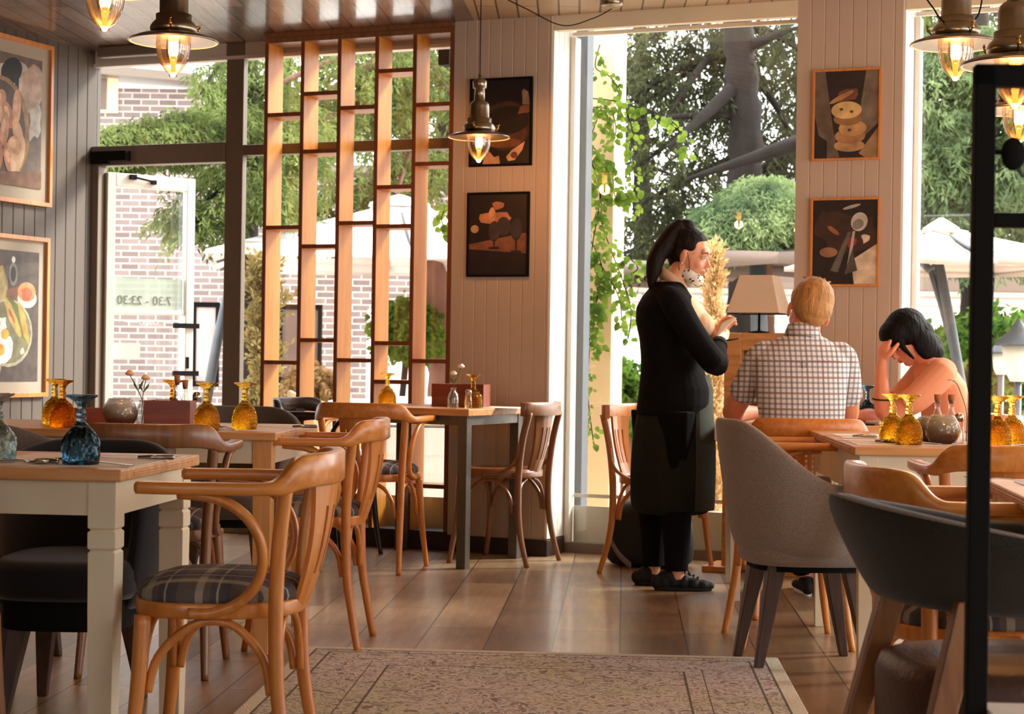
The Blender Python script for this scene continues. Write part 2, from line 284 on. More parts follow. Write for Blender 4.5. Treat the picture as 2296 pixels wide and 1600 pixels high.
def siding_mat():
    m, nt, b = new_mat('white_siding')
    tc = nt.nodes.new('ShaderNodeTexCoord'); sp = nt.nodes.new('ShaderNodeSeparateXYZ'); nt.links.new(tc.outputs['Object'], sp.inputs[0])
    md = nt.nodes.new('ShaderNodeMath'); md.operation = 'MODULO'; md.inputs[1].default_value = .13; nt.links.new(sp.outputs[2], md.inputs[0])
    lt = nt.nodes.new('ShaderNodeMath'); lt.operation = 'LESS_THAN'; lt.inputs[1].default_value = .04; nt.links.new(md.outputs[0], lt.inputs[0])
    mx = nt.nodes.new('ShaderNodeMix'); mx.data_type = 'RGBA'; nt.links.new(lt.outputs[0], mx.inputs[0]); mx.inputs[6].default_value = c4(S(240, 238, 232)); mx.inputs[7].default_value = c4(S(186, 180, 174))
    nt.links.new(mx.outputs[2], b.inputs['Base Color']); b.inputs['Roughness'].default_value = .8; return m
M['rug'] = rug_mat(); M['brick'] = brick_mat(); M['siding'] = siding_mat()
M['floor'] = planks('laminate_floor', S(132, 102, 74), S(176, 146, 112), S(76, 56, 40), .24, 1.35, math.radians(90+3.6), .33, .003, .28, 0, .12, .15)
M['ceil_dark'] = planks('rustic_boards', S(84, 62, 50), S(150, 126, 112), S(30, 20, 16), .115, .9, math.radians(90+4.3), .28, .006, .5, 0, .6, .5)
M['ceil_light'] = planks('beige_boards', S(176, 150, 118), S(190, 164, 130), S(90, 70, 52), .105, 3.0, math.radians(90+2), .45, .005, .08, 0, .2)
# ---------------------------------------------------------------- mesh helpers
class MB:
    def __init__(s): s.v = []; s.f = []; s.m = []; s.sm = []
    def add(s, vs, fs, mi=0, smooth=False):
        o = len(s.v); s.v += [tuple(v) for v in vs]
        for f in fs: s.f.append([i+o for i in f]); s.m.append(mi); s.sm.append(smooth)
        return s
    def box(s, x0, y0, z0, x1, y1, z1, mi=0, T=None):
        vs = [Vector((x, y, z)) for z in (z0, z1) for y in (y0, y1) for x in (x0, x1)]
        if T: vs = [T @ v for v in vs]
        return s.add(vs, [(0, 2, 3, 1), (4, 5, 7, 6), (0, 1, 5, 4), (2, 6, 7, 3), (0, 4, 6, 2), (1, 3, 7, 5)], mi)
    def rings(s, rings, mi=0, smooth=True, caps=True, closed=True):
        n = len(rings[0]); o = len(s.v)
        for r in rings: s.v += [tuple(p) for p in r]
        for i in range(len(rings)-1):
            for j in range(n if closed else n-1):
                k = (j+1) % n
                s.f.append([o+i*n+j, o+i*n+k, o+(i+1)*n+k, o+(i+1)*n+j]); s.m.append(mi); s.sm.append(smooth)
        if caps and closed:
            s.f.append([o+j for j in reversed(range(n))]); s.m.append(mi); s.sm.append(False)
            s.f.append([o+(len(rings)-1)*n+j for j in range(n)]); s.m.append(mi); s.sm.append(False)
        return s
    def tube(s, pts, r, n=10, mi=0, flat=None, caps=True):
        pts = [Vector(p) for p in pts]; L = len(pts)
        rs = r if isinstance(r, (list, tuple)) else [r]*L
        rings = []; up = None
        for i, p in enumerate(pts):
            t = (pts[min(i+1, L-1)]-pts[max(i-1, 0)]).normalized()
            if up is None:
                up = Vector((0, 0, 1)) if abs(t.z) < .9 else Vector((1, 0, 0))
            a = t.cross(up).normalized(); b = a.cross(t).normalized(); up = b
            k = 1 if flat is None else flat
            rings.append([p+a*math.cos(2*PI*j/n)*rs[i]+b*math.sin(2*PI*j/n)*rs[i]*k for j in range(n)])
        return s.rings(rings, mi, True, caps)
    def lathe(s, prof, n=24, mi=0, c=(0, 0, 0), caps=True, f=None):
        rings = []
        for i, (r, z) in enumerate(prof):
            rings.append([(c[0]+(r+(f(j/n, z, r) if f else 0))*math.cos(2*PI*j/n), c[1]+(r+(f(j/n, z, r) if f else 0))*math.sin(2*PI*j/n), c[2]+z) for j in range(n)])
        return s.rings(rings, mi, True, caps)
    def prism(s, pts, z0, z1, mi=0, smooth=False):
        n = len(pts); vs = [(x, y, z0) for x, y in pts]+[(x, y, z1) for x, y in pts]
        s.add(vs, [[i for i in reversed(range(n))], [n+i for i in range(n)]], mi)
        o = len(s.v)-2*n
        for i in range(n):
            k = (i+1) % n; s.f.append([o+i, o+k, o+n+k, o+n+i]); s.m.append(mi); s.sm.append(smooth)
        return s
    def ball(s, c, r, mi=0, nu=14, nv=9, T=None):
        r = (r, r, r) if isinstance(r, (int, float)) else r
        rings = []
        for i in range(nv+1):
            a = -PI/2+PI*(i+.001)/(nv+.002) if 0 < i < nv else (-PI/2+.02 if i == 0 else PI/2-.02)
            ring = [Vector((r[0]*math.cos(a)*math.cos(2*PI*j/nu), r[1]*math.cos(a)*math.sin(2*PI*j/nu), r[2]*math.sin(a))) for j in range(nu)]
            if T: ring = [T @ v for v in ring]
            rings.append([v+Vector(c) for v in ring])
        return s.rings(rings, mi)
    def build(s, name, mats, parent=None, bevel=0, seg=2, loc=None, rz=None, subd=0, kind=None, label=None):
        me = bpy.data.meshes.new(name); me.from_pydata(s.v, [], s.f)
        for mm in (mats if isinstance(mats, (list, tuple)) else [mats]): me.materials.append(mm)
        me.polygons.foreach_set('material_index', s.m); me.polygons.foreach_set('use_smooth', s.sm); me.update()
        bm = bmesh.new(); bm.from_mesh(me); bmesh.ops.recalc_face_normals(bm, faces=bm.faces); bm.to_mesh(me); bm.free()
        o = bpy.data.objects.new(name, me); C.objects.link(o)
        if parent: o.parent = parent
        if loc is not None: o.location = loc
        if rz is not None: o.rotation_euler.z = rz
        if bevel:
            b = o.modifiers.new('soft_edge', 'BEVEL'); b.width = bevel; b.segments = seg; b.limit_method = 'ANGLE'; b.angle_limit = math.radians(40)
        if subd: x = o.modifiers.new('smooth', 'SUBSURF'); x.levels = subd; x.render_levels = subd
        if kind: o['kind'] = kind
        if label: o['label'] = label
        return o
def spl(pts, k=6):
    P = [Vector(p) for p in pts]; out = []
    for i in range(len(P)-1):
        a = P[max(i-1, 0)]; b = P[i]; c = P[i+1]; d = P[min(i+2, len(P)-1)]
        for j in range(k):
            t = j/k
            out.append(.5*((2*b)+(c-a)*t+(2*a-5*b+4*c-d)*t*t+(3*b-a-3*c+d)*t**3))
    out.append(P[-1]); return out
def thing(name, label, cat, loc=(0, 0, 0), rz=0, group=None):
    o = bpy.data.objects.new(name, None); C.objects.link(o); o.location = loc; o.rotation_euler = (0, 0, rz)
    o.empty_display_size = .1; o['label'] = label; o['category'] = cat
    if group: o['group'] = group
    return o
def tag(o, label, cat, group=None, kind=None):
    o['label'] = label; o['category'] = cat
    if group: o['group'] = group
    if kind: o['kind'] = kind
    return o
def dup(root, loc, rz, label, group=None, swap=None):
    def cp(o, par):
        c = o.copy(); C.objects.link(c)
        if par: c.parent = par
        for ch in list(o.children): cp(ch, c)
        return c
    r = cp(root, None); r.location = loc; r.rotation_euler = (0, 0, rz); r['label'] = label
    if group: r['group'] = group
    if swap:
        for o in [r]+list(r.children_recursive):
            if o.type == 'MESH' and o.data.materials and o.data.materials[0] and o.data.materials[0].name in swap:
                o.data = o.data.copy(); o.data.materials[0] = swap[o.data.materials[0].name]
    return r
def struct(name, mb, m, wall=True, **k):
    return mb.build(name, m, kind='structure', loc=W0 if wall else (0, 0, 0), rz=-YAW if wall else 0, **k)
CEIL = 2.80
# ---------------------------------------------------------------- the room shell (local axes u along the window wall, n outwards)
UL, UR, NB = -2.98, 6.6, -12.6
fl = MB(); fl.box(-9, -5, -.08, 9, 12.5, 0)
# floor is cut to the building outline
fl = MB(); fl.prism([tuple(W(u, n)[:2]) for u, n in ((UL-.1, .34), (UR+.1, .34), (UR+.1, NB), (UL-.1, NB))], -.08, 0)
struct('floor', fl, M['floor'], wall=False)
def ceil_piece(pts, m):
    b = MB(); b.prism([tuple(p[:2]) for p in pts], CEIL, CEIL+.1); return struct('ceiling', b, m, wall=False)
bd = Vector((math.sin(math.radians(4.3)), math.cos(math.radians(4.3)), 0))
e0 = W(-.553, .34); e1 = e0-bd*13.0
ceil_piece([W(UL-.1, .34), e0, e1, W(UL-.1, NB)], M['ceil_dark'])
ceil_piece([e0, W(UR+.1, .34), W(UR+.1, NB), e1], M['ceil_light'])
def grooved(mb, a0, a1, step, depth, thick, z0, z1, axis='u', face=0, sgn=-1):
    """a boarded face running a0..a1 with V grooves, front at coordinate `face`, body behind it"""
    pts = []; a = a0; pts.append((a0, face))
    k = 1
    while a0+k*step < a1-.01:
        g = a0+k*step; pts += [(g-.004, face), (g, face-sgn*depth), (g+.004, face)]; k += 1
    pts.append((a1, face)); pts += [(a1, face-sgn*thick), (a0, face-sgn*thick)]
    if axis == 'n': pts = [(y, x) for x, y in pts]
    mb.prism(pts, z0, z1); return mb
w = MB(); grooved(w, NB, .26, .095, .008, .12, 0, CEIL, 'n', UL, 1); struct('wall_left', w, M['panel_grey'])
def pillar(u0, u1, name):
    w = MB(); grooved(w, u0, u1, .0675, .0035, .10, .085, CEIL, 'u', 0, -1)
    w.box(u0, .10, .085, u1, .36, CEIL); struct(name, w, M['panel_white'])
    s = MB()
    for k in range(4): s.box(u1, .004+k*.075, .09, u1+.012, .074+k*.075, CEIL)
    struct('trim_1' if u0 < 0 else 'trim_2', s, M['trim_white'])
    b = MB(); b.box(u0-.002, -.014, 0, u1+.02, .36, .085); struct('baseboard_back', b, M['dark_base'], bevel=.004)
pillar(-.553, 0, 'wall_back'); pillar(1.293, 1.807, 'wall_back')
w = MB(); w.box(3.6, 0, 0, 4.1, .36, CEIL); struct('wall_back', w, M['panel_white'])
# walls the photograph does not show: rear and right, with wide windows; the rear ones are added for fill daylight
w = MB()
w.box(UL, NB-.15, 0, UR, NB, .9); w.box(UL, NB-.15, 2.2, UR, NB, CEIL)
for u, v in ((UL, 1.2), (2.4, 4.4), (5.6, UR)): w.box(u, NB-.15, .9, v, NB, 2.2)
struct('wall_rear', w, M['panel_white'])
w = MB()
w.box(UR, NB, 0, UR+.15, .3, .12); w.box(UR, NB, 2.7, UR+.15, .3, CEIL)
for n, v in ((-12.6, -7.5), (-5.6, -4.9), (-2.8, -2.2), (-.2, .3)): w.box(UR, n, .12, UR+.15, v, 2.7)
struct('wall_right', w, M['panel_white'])
# window_1: taupe framed glazing with the entrance left of the slatted screen
GN = .22
def glaz(name, label_u, n, z0, z1, panes):
    pass
f = MB(); f.box(-2.07, GN-.03, 0, -1.955, GN+.015, CEIL); f.box(UL, GN-.045, 2.12, -2.07, GN+.045, 2.235); f.box(-1.955, GN-.03, 2.155, -.553, GN+.035, 2.215)
f.box(UL, GN-.04, 0, UL+.05, GN+.04, 2.12); f.box(-1.955, GN-.03, 0, -.553, GN+.03, .05)
win1 = struct('window_1', f, M['frame_brown'], bevel=.004)
hd = MB(); hd.box(UL, GN-.02, 2.725, -.553, GN+.03, CEIL); hd.box(UL, GN-.035, 2.705, -.553, GN+.03, 2.725); struct('trim_3', hd, M['alu'])
g = MB(); g.box(UL, GN-.003, 2.235, -2.07, GN+.003, CEIL-.03); g.box(-1.955, GN-.003, .05, -.553, GN+.003, 2.155); g.box(-1.955, GN-.003, 2.215, -.553, GN+.003, CEIL-.03)
g.build('pane', M['glass'], win1)
fm = MB(); fm.box(-1.955, GN+.004, .05, -.553, GN+.008, .26); fm.build('frosted_band', M['film'], win1)
# overhead closer housing on the transom, dark lights box at the ceiling
k = MB(); k.box(-2.95, GN-.10, 2.14, -2.70, GN-.045, 2.20); k.box(-2.93, GN-.13, 2.12, -2.80, GN-.10, 2.145); k.build('door_closer', M['black'], win1, bevel=.004)
# window_2: big pane between the boarded pillars, window_3: the next bay
def bay(name, u0, u1):
    f = MB(); n = .30
    f.box(u0, n-.06, 0, u0+.028, n+.02, 2.73); f.box(u1-.028, n-.04, 0, u1, n+.02, 2.73); f.box(u0, n-.012, 2.742, u1, n+.01, 2.764); f.box(u0, n-.06, 0, u1, n+.03, .012)
    o = struct(name, f, M['alu'], bevel=.003)
    g = MB(); g.box(u0, n-.003, .012, u1, n+.003, 2.80); g.build('pane', M['glass'], o)
    s = MB(); s.box(u0, 0, 2.722, u1, .05, CEIL); struct('trim_4', s, M['cream'])
    fm = MB(); fm.box(u0+.03, n+.004, .03, u1-.03, n+.008, .245); fm.box(u0+.03, n+.004, .29, u1-.03, n+.008, .31); fm.build('frosted_band', M['film'], o)
    b = MB(); b.box(u0, n-.07, 0, u1, n-.012, .055); struct('baseboard_back', b, M['frame_brown'])
    return o
bay('window_2', .014, 1.293); bay('window_3', 1.82, 3.6); bay('window_4', 4.1, UR)
# entrance door leaf, opened outwards
dl = W(-2.93, GN+.03); dd = Vector((X_at(428, 10.95), 10.95, 0))-dl; DW = dd.length
door = thing('door_1', 'white metal glazed entrance door standing open', 'door', dl, math.atan2(dd.y, dd.x)); door['kind'] = 'structure'
del door['label'], door['category']
d = MB(); d.box(0, -.03, .01, .055, .03, 2.09); d.box(DW-.055, -.03, .01, DW, .03, 2.09); d.box(.055, -.03, 2.01, DW-.055, .03, 2.09); d.box(.055, -.03, .01, DW-.055, .03, .14); d.box(.055, -.022, 1.252, DW-.055, .022, 1.282)
d.build('door_frame', M['alu'], door, bevel=.005)
d = MB(); d.box(.055, -.004, .14, DW-.055, .004, 1.252); d.box(.055, -.004, 1.282, DW-.055, .004, 2.01); d.build('door_pane', M['glass'], door)
d = MB(); d.box(.058, .006, 1.285, DW-.06, .008, 1.47)
dm, nt_, b_ = new_mat('pale_green_film'); b_.inputs['Base Color'].default_value = c4(S(206, 224, 210)); b_.inputs['Roughness'].default_value = .6; b_.inputs['Alpha'].default_value = .62
d.build('opening_hours_band', dm, door)
d = MB(); d.box(.058, .006, .98, DW*.42, .008, 1.08); d.build('notice_sheet', M['ext_white'], door)
# long pull handle outside with two black brackets
d = MB(); d.box(DW-.045, .03, .72, DW-.02, .075, 1.30); d.build('pull_handle', M['alu'], door, bevel=.004)
for z in (.885, 1.175):
    d = MB(); d.box(DW-.14, -.05, z, DW+.03, -.03, z+.03); d.build('handle_bracket', M['black'], door)
d = MB(); d.box(DW-.05, -.036, .93, DW-.03, -.03, 1.0); d.build('lock_plate', M['black'], door)
d = MB(); d.tube([(.16, -.045, 2.07), (.30, -.045, 2.05)], .006, 6); d.box(.14, -.05, 2.055, .18, -.03, 2.085); d.box(.28, -.05, 2.035, .31, -.03, 2.06); d.build('closer_arm', M['black'], door)
def text_mesh(name, body, size, m, parent, loc, rot):
    cu = bpy.data.curves.new(name, 'FONT'); cu.body = body; cu.size = size; cu.extrude = .0008; cu.align_x = 'CENTER'
    t = bpy.data.objects.new(name, cu); C.objects.link(t)
    dg = bpy.context.evaluated_depsgraph_get(); me = bpy.data.meshes.new_from_object(t.evaluated_get(dg)); bpy.data.objects.remove(t)
    o = bpy.data.objects.new(name, me); C.objects.link(o); me.materials.clear(); me.materials.append(m); o.parent = parent; o.location = loc; o.rotation_euler = rot
    return o
M['print_grey'] = mat('grey_lettering', S(120, 124, 116), .7)
t = text_mesh('opening_hours', '7:30 - 23:30', .075, M['print_grey'], door, (DW*.46, .003, 1.312), (PI/2, 0, PI))
orn = MB()
orn.tube([(.10, -.008, 1.205), (.22, -.008, 1.207)], .0025, 5); orn.tube([(.36, -.008, 1.207), (.46, -.008, 1.205)], .0025, 5)
for kx in (-.045, -.02, 0, .02, .045):
    orn.tube([(.29+kx+.016*math.cos(a), -.008, 1.206+.014*math.sin(a)) for a in [i*PI/6 for i in range(13)]], .002, 5)
orn.build('scroll_ornament', M['ext_white'], door)
# small sign box by the ceiling over the entrance
k = MB(); k.box(-2.86, .05, 2.735, -2.45, .11, CEIL); o = k.build('curtain_heater', M['frame_brown'], loc=W0, rz=-YAW, bevel=.01); tag(o, 'dark grey slim box fixed under the ceiling above the entrance door', 'heater')
# ---------------------------------------------------------------- slatted oak room screen
UP = [-1.695, -1.468, -1.240, -1.012, -.785, -.567]
scr = thing('shelf_screen', 'tall open oak grid shelf screen standing against the window glazing', 'shelf screen', W0, -YAW)
ST = .022
for u in UP:
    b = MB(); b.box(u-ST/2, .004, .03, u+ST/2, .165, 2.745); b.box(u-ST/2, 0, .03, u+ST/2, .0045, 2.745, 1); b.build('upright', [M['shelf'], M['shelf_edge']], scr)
rows = [[2.35, 1.727, .982, .30], [2.458, 2.141, 1.621, 1.107, .45], [2.371, 1.745, 1.0, .40], [2.561, 1.935, 1.724, 1.095, .887, .42], [2.37, 2.054, 1.002, .336]]
for i, zs in enumerate(rows):
    for z in zs:
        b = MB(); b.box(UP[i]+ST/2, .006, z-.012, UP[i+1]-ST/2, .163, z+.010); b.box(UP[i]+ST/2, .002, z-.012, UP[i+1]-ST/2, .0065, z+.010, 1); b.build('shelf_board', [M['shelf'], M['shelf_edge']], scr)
b = MB(); b.box(UP[0]-ST/2, -.004, 2.745, UP[5]+ST/2, .165, 2.775); b.box(UP[0]-ST/2, -.02, 2.775, UP[5]+ST/2, .165, CEIL); b.build('top_rail', M['mid_oak'], scr, bevel=.002)
b = MB(); b.box(UP[0]-ST/2, -.01, 0, UP[5]+ST/2, .165, .10); b.build('plinth', M['dark_base'], scr, bevel=.002)
# ---------------------------------------------------------------- framed pictures
def pic_mats(cols):
    return [mat('print_tone', S(*c), .55, var=.35, scale=14) for c in cols]
def poly_rot(cx, cy, rx, ry, a=0, n=20, wob=0, seed=0):
    rr = random.Random(seed); out = []
    for i in range(n):
        t = 2*PI*i/n; k = 1+wob*(rr.random()-.5)
        x, y = rx*math.cos(t)*k, ry*math.sin(t)*k
        out.append((cx+x*math.cos(a)-y*math.sin(a), cy+x*math.sin(a)+y*math.cos(a)))
    return out
def picture(name, label, cat_, loc, rz, w, h, fw, fd, fmat, matw, bg, shapes, coat=.5):
    """local x to the right, y into the wall, z up; origin at the centre of the back"""
    p = thing(name, label, cat_, loc, rz)
    f = MB(); a, b_ = w/2, h/2
    f.box(-a, -fd, -b_, -a+fw, 0, b_); f.box(a-fw, -fd, -b_, a, 0, b_); f.box(-a+fw, -fd, b_-fw, a-fw, 0, b_); f.box(-a+fw, -fd, -b_, a-fw, 0, -b_+fw)
    f.build('picture_frame', fmat, p, bevel=.0015)
    if matw:
        k = MB(); k.box(-a+fw, -.010, -b_+fw, a-fw, -.002, b_-fw); k.build('mount_board', M['mount'], p)
    pw, ph = w-2*fw-2*matw, h-2*fw-2*matw*1.15
    cols = [bg]+[s[0] for s in shapes]; uniq = []
    for c in cols:
        if c not in uniq: uniq.append(c)
    k = MB(); k.box(-pw/2, -.0125, -ph/2, pw/2, -.010 if matw else -.004, ph/2, 0)
    for i, (c, pts) in enumerate(shapes):
        y = -.0128-.00012*i; z = [(max(-.5, min(.5, x))*pw, max(-.5, min(.5, v))*ph) for x, v in pts]
        k.add([(x, y, v) for x, v in z], [list(range(len(z)))], uniq.index(c))
    k.build('print', pic_mats(uniq), p)
    return p
E_ = poly_rot
eggs = [((190, 180, 165), E_(-.1, .30, .5, .16, 0, 18, .5, 3)), ((30, 26, 24), E_(-.08, .37, .2, .1, .2, 18)), ((28, 24, 22), [(-.02, .32), (.06, .32), (.05, .15), (0, .15)]),
        ((178, 150, 132), E_(.3, .24, .25, .17, .4, 16, .5, 5)), ((150, 116, 76), E_(-.3, -.1, .58, .42, .05)), ((84, 70, 60), E_(-.33, -.08, .52, .37, .05)),
        ((186, 178, 168), E_(.38, .02, .16, .12, 1, 12, .6, 9))]
for i, (x, y) in enumerate([(-.3, .12), (.02, .1), (-.14, .03), (-.36, .0), (-.2, -.08), (.05, -.1), (-.4, -.2), (.1, -.24), (-.12, -.3), (-.02, -.2), (-.32, -.32), (.0, -.38)]):
    eggs.append((((196, 144, 108), (206, 160, 122), (180, 124, 92), (214, 178, 140))[i % 4], E_(x, y, .135, .078, .5+i)))
    eggs.append(((224, 186, 150), E_(x-.02, y+.02, .06, .035, .5+i)))
eggs.append(((120, 84, 60), [(-.5, -.42), (.5, -.36), (.5, -.5), (-.5, -.5)]))
frd = [((88, 78, 70), E_(.1, .35, .55, .05, .1)), ((150, 132, 84), E_(-.2, .22, .11, .15, -.2, 16, .3, 2)), ((170, 152, 112), E_(-.22, .12, .09, .08, .2, 14, .3, 4)), ((124, 84, 60), E_(-.05, .1, .3, .12, .2, 14, .3, 4)),
       ((168, 152, 104), E_(-.2, .2, .09, .12, -.2, 16, .3, 2)), ((120, 120, 112), E_(.02, .32, .08, .09)), ((54, 46, 42), E_(.02, .32, .05, .06)), ((206, 200, 188), E_(.02, .43, .035, .025)),
       ((206, 200, 190), E_(.28, .14, .18, .075)), ((196, 138, 90), E_(.27, .19, .17, .075)), ((188, 96, 56), E_(.27, .17, .1, .045, 0, 12, .6, 5)),
       ((170, 166, 140), E_(-.06, -.13, .45, .26)), ((122, 118, 88), E_(-.06, -.125, .42, .24)),
       ((96, 110, 52), E_(.1, -.02, .26, .09, -.6)), ((186, 160, 92), E_(.02, -.01, .2, .055, -.75, 16, .3, 6)), ((178, 146, 70), E_(.22, -.05, .2, .05, -1, 16, .3, 7)), ((170, 84, 50), E_(.0, 0, .09, .02, -.7, 10, .5, 7)),
       ((238, 236, 228), E_(-.26, -.1, .17, .08, .3, 14, .3, 8)), ((238, 236, 228), E_(-.16, -.26, .2, .12, .3, 14, .3, 9)), ((240, 172, 84), E_(-.25, -.06, .05, .03)), ((240, 164, 70), E_(-.12, -.14, .07, .042)), ((240, 160, 66), E_(-.2, -.26, .08, .045)),
       ((210, 200, 180), E_(.2, -.27, .04, .03, .4, 8, .6, 3)), ((150, 136, 112), [(-.3, -.5), (-.18, -.36), (-.16, -.36), (-.24, -.5)])]
picture('framed_picture', 'large framed food print of brown eggs in a basket on the grey wall', 'picture', W(UL+.002, -.548, 2.298), -YAW-PI/2+PI, .635, .915, .024, .03, M['oak'], .062, (104, 88, 78), eggs)
picture('framed_picture', 'large framed food print of fried eggs on a plate on the grey wall', 'picture', W(UL+.002, -.555, 1.215), -YAW-PI/2+PI, .63, .90, .024, .03, M['oak'], .055, (78, 66, 60), frd)
dk1 = [((66, 44, 34), E_(.1, -.05, .42, .3)), ((88, 52, 36), E_(.1, -.12, .35, .2)), ((34, 24, 20), E_(.12, .02, .36, .17)), ((120, 74, 50), E_(.05, -.25, .3, .06)), ((150, 124, 104), E_(.42, .28, .07, .1, .3, 12, .5, 3)), ((126, 84, 60), E_(.4, .14, .12, .05, .2, 12, .5, 3)),
       ((206, 160, 120), [(.1, -.42), (.2, -.34), (.42, -.24), (.38, -.34), (.25, -.46), (.14, -.47)]), ((196, 148, 110), [(-.25, -.3), (-.1, -.42), (-.02, -.4), (0, -.5), (-.3, -.5)]), ((110, 62, 44), E_(.24, -.4, .06, .04))]
dk2 = [((130, 84, 60), [(-.5, -.12), (.5, .02), (.5, -.24), (-.5, -.18)]), ((168, 110, 76), E_(0, .36, .12, .05, 0, 10, .5, 3)), ((186, 124, 88), E_(0, .2, .28, .1, 0, 14, .6, 4)), ((210, 150, 110), E_(-.1, .24, .06, .1)), ((60, 50, 46), E_(.1, .1, .12, .12)), ((54, 46, 50), E_(.32, .06, .1, .14)), ((44, 34, 38), [(.3, -.05), (.34, -.05), (.33, -.22), (.31, -.22)]), ((50, 40, 40), E_(.32, -.22, .1, .02)),
       ((66, 54, 52), E_(-.06, .04, .1, .13)), ((40, 30, 32), [(-.08, -.06), (-.04, -.06), (-.05, -.17), (-.07, -.17)]), ((44, 34, 36), E_(-.06, -.17, .1, .018)), ((196, 150, 110), E_(-.4, .07, .07, .05)), ((36, 26, 26), [(-.5, -.2), (.5, -.25), (.5, -.5), (-.5, -.5)])]
picture('framed_picture', 'black framed dark food print behind the pendant lamp on the pillar', 'picture', W(-.276, 0, 2.258), -YAW, .354, .462, .012, .02, M['black'], 0, (30, 20, 18), dk1)
picture('framed_picture', 'black framed dark print of wine goblets, lower on the pillar', 'picture', W(-.283, 0, 1.67), -YAW, .352, .443, .012, .02, M['black'], 0, (36, 24, 22), dk2)
cook = [((104, 88, 74), [(-.5, .5), (-.34, .5), (-.2, -.2), (-.1, -.5), (-.35, -.5), (-.5, 0)]), ((118, 102, 86), [(.5, .5), (.3, .5), (.2, 0), (.15, -.35), (.5, -.1)]), ((40, 30, 28), [(-.5, -.2), (-.3, -.3), (-.3, -.5), (-.5, -.5)]), ((156, 124, 88), [(.5, -.15), (.2, -.45), (.3, -.5), (.5, -.5)]),
        ((120, 70, 50), E_(.0, .22, .2, .07, .2, 12, .5, 3)), ((190, 150, 100), E_(.05, -.36, .24, .07)), ((170, 126, 84), E_(.06, -.25, .24, .09)), ((196, 152, 98), E_(.1, -.16, .22, .09)), ((150, 110, 70), E_(.02, -.05, .22, .08)), ((216, 180, 118), E_(0, .05, .24, .1)),
        ((90, 56, 40), E_(-.08, .06, .03, .015)), ((90, 56, 40), E_(.08, .03, .03, .015)), ((90, 56, 40), E_(.05, -.18, .03, .015)), ((180, 134, 92), E_(-.08, .2, .2, .03, .35))]
spn = [((60, 40, 30), E_(.1, .1, .5, .3, 0, 16, .7, 4)), ((150, 96, 60), E_(-.18, .14, .1, .03, -.5)), ((140, 50, 50), E_(.1, 0, .1, .06, 0, 10, .6, 3)), ((196, 180, 160), E_(.32, .04, .08, .05, 0, 10, .8, 3)), ((150, 110, 80), E_(-.25, -.12, .14, .06)), ((216, 196, 166), [(.5, -.02), (.1, -.22), (.15, -.5), (.5, -.5)]),
       ((96, 90, 80), [(-.22, -.34), (.05, .12), (.1, .12), (-.1, -.36)]), ((176, 170, 156), [(.02, -.38), (.12, .13), (.16, .13), (.08, -.36)]), ((84, 78, 70), [(.0, -.38), (.12, -.08), (.2, -.34)]), ((196, 190, 172), E_(.22, .24, .13, .11, .3)), ((130, 124, 112), E_(.2, .21, .09, .06, .3)), ((160, 150, 140), E_(.1, .42, .14, .02, .2))]
picture('framed_picture', 'thin wood framed print of stacked cookies, upper on the right pillar', 'picture', W(1.542, 0, 2.228), -YAW, .333, .443, .011, .02, M['oak'], 0, (44, 34, 30), cook)
picture('framed_picture', 'thin wood framed print of a silver spoon above the man with checked shirt', 'picture', W(1.543, 0, 1.61), -YAW, .337, .429, .011, .02, M['oak'], 0, (34, 24, 22), spn)
# ---------------------------------------------------------------- bentwood armchair (faces local +x)
def outline(fx, bx, fy, by, n=36, p=2.6):
    out = []
    for i in range(n):
        t = 2*PI*i/n; c, s_ = math.cos(t), math.sin(t)
        x = (abs(c)**(2/p))*(1 if c > 0 else -1); y = (abs(s_)**(2/p))*(1 if s_ > 0 else -1)
        X = bx+(fx-bx)*(x+1)/2; Y = y*(by+(fy-by)*(x+1)/2); out.append((X, Y))
    return out
def bar_path(path, hw, hh, mb, mi=0):
    """rectangular section with half thickness hw (plan) and half height hh, both per point"""
    L = len(path); rings = []
    for i, p in enumerate(path):
        t = (path[min(i+1, L-1)]-path[max(i-1, 0)]); t.z = 0; t.normalize(); nn = Vector((-t.y, t.x, 0))
        a, b = hw[i], hh[i]; bv = min(a, b)*.35
        rings.append([p+nn*x+Vector((0, 0, z)) for x, z in ((-a+bv, -b), (a-bv, -b), (a, -b+bv), (a, b-bv), (a-bv, b), (-a+bv, b), (-a, b-bv), (-a, -b+bv))])
    mb.rings(rings, mi, True)
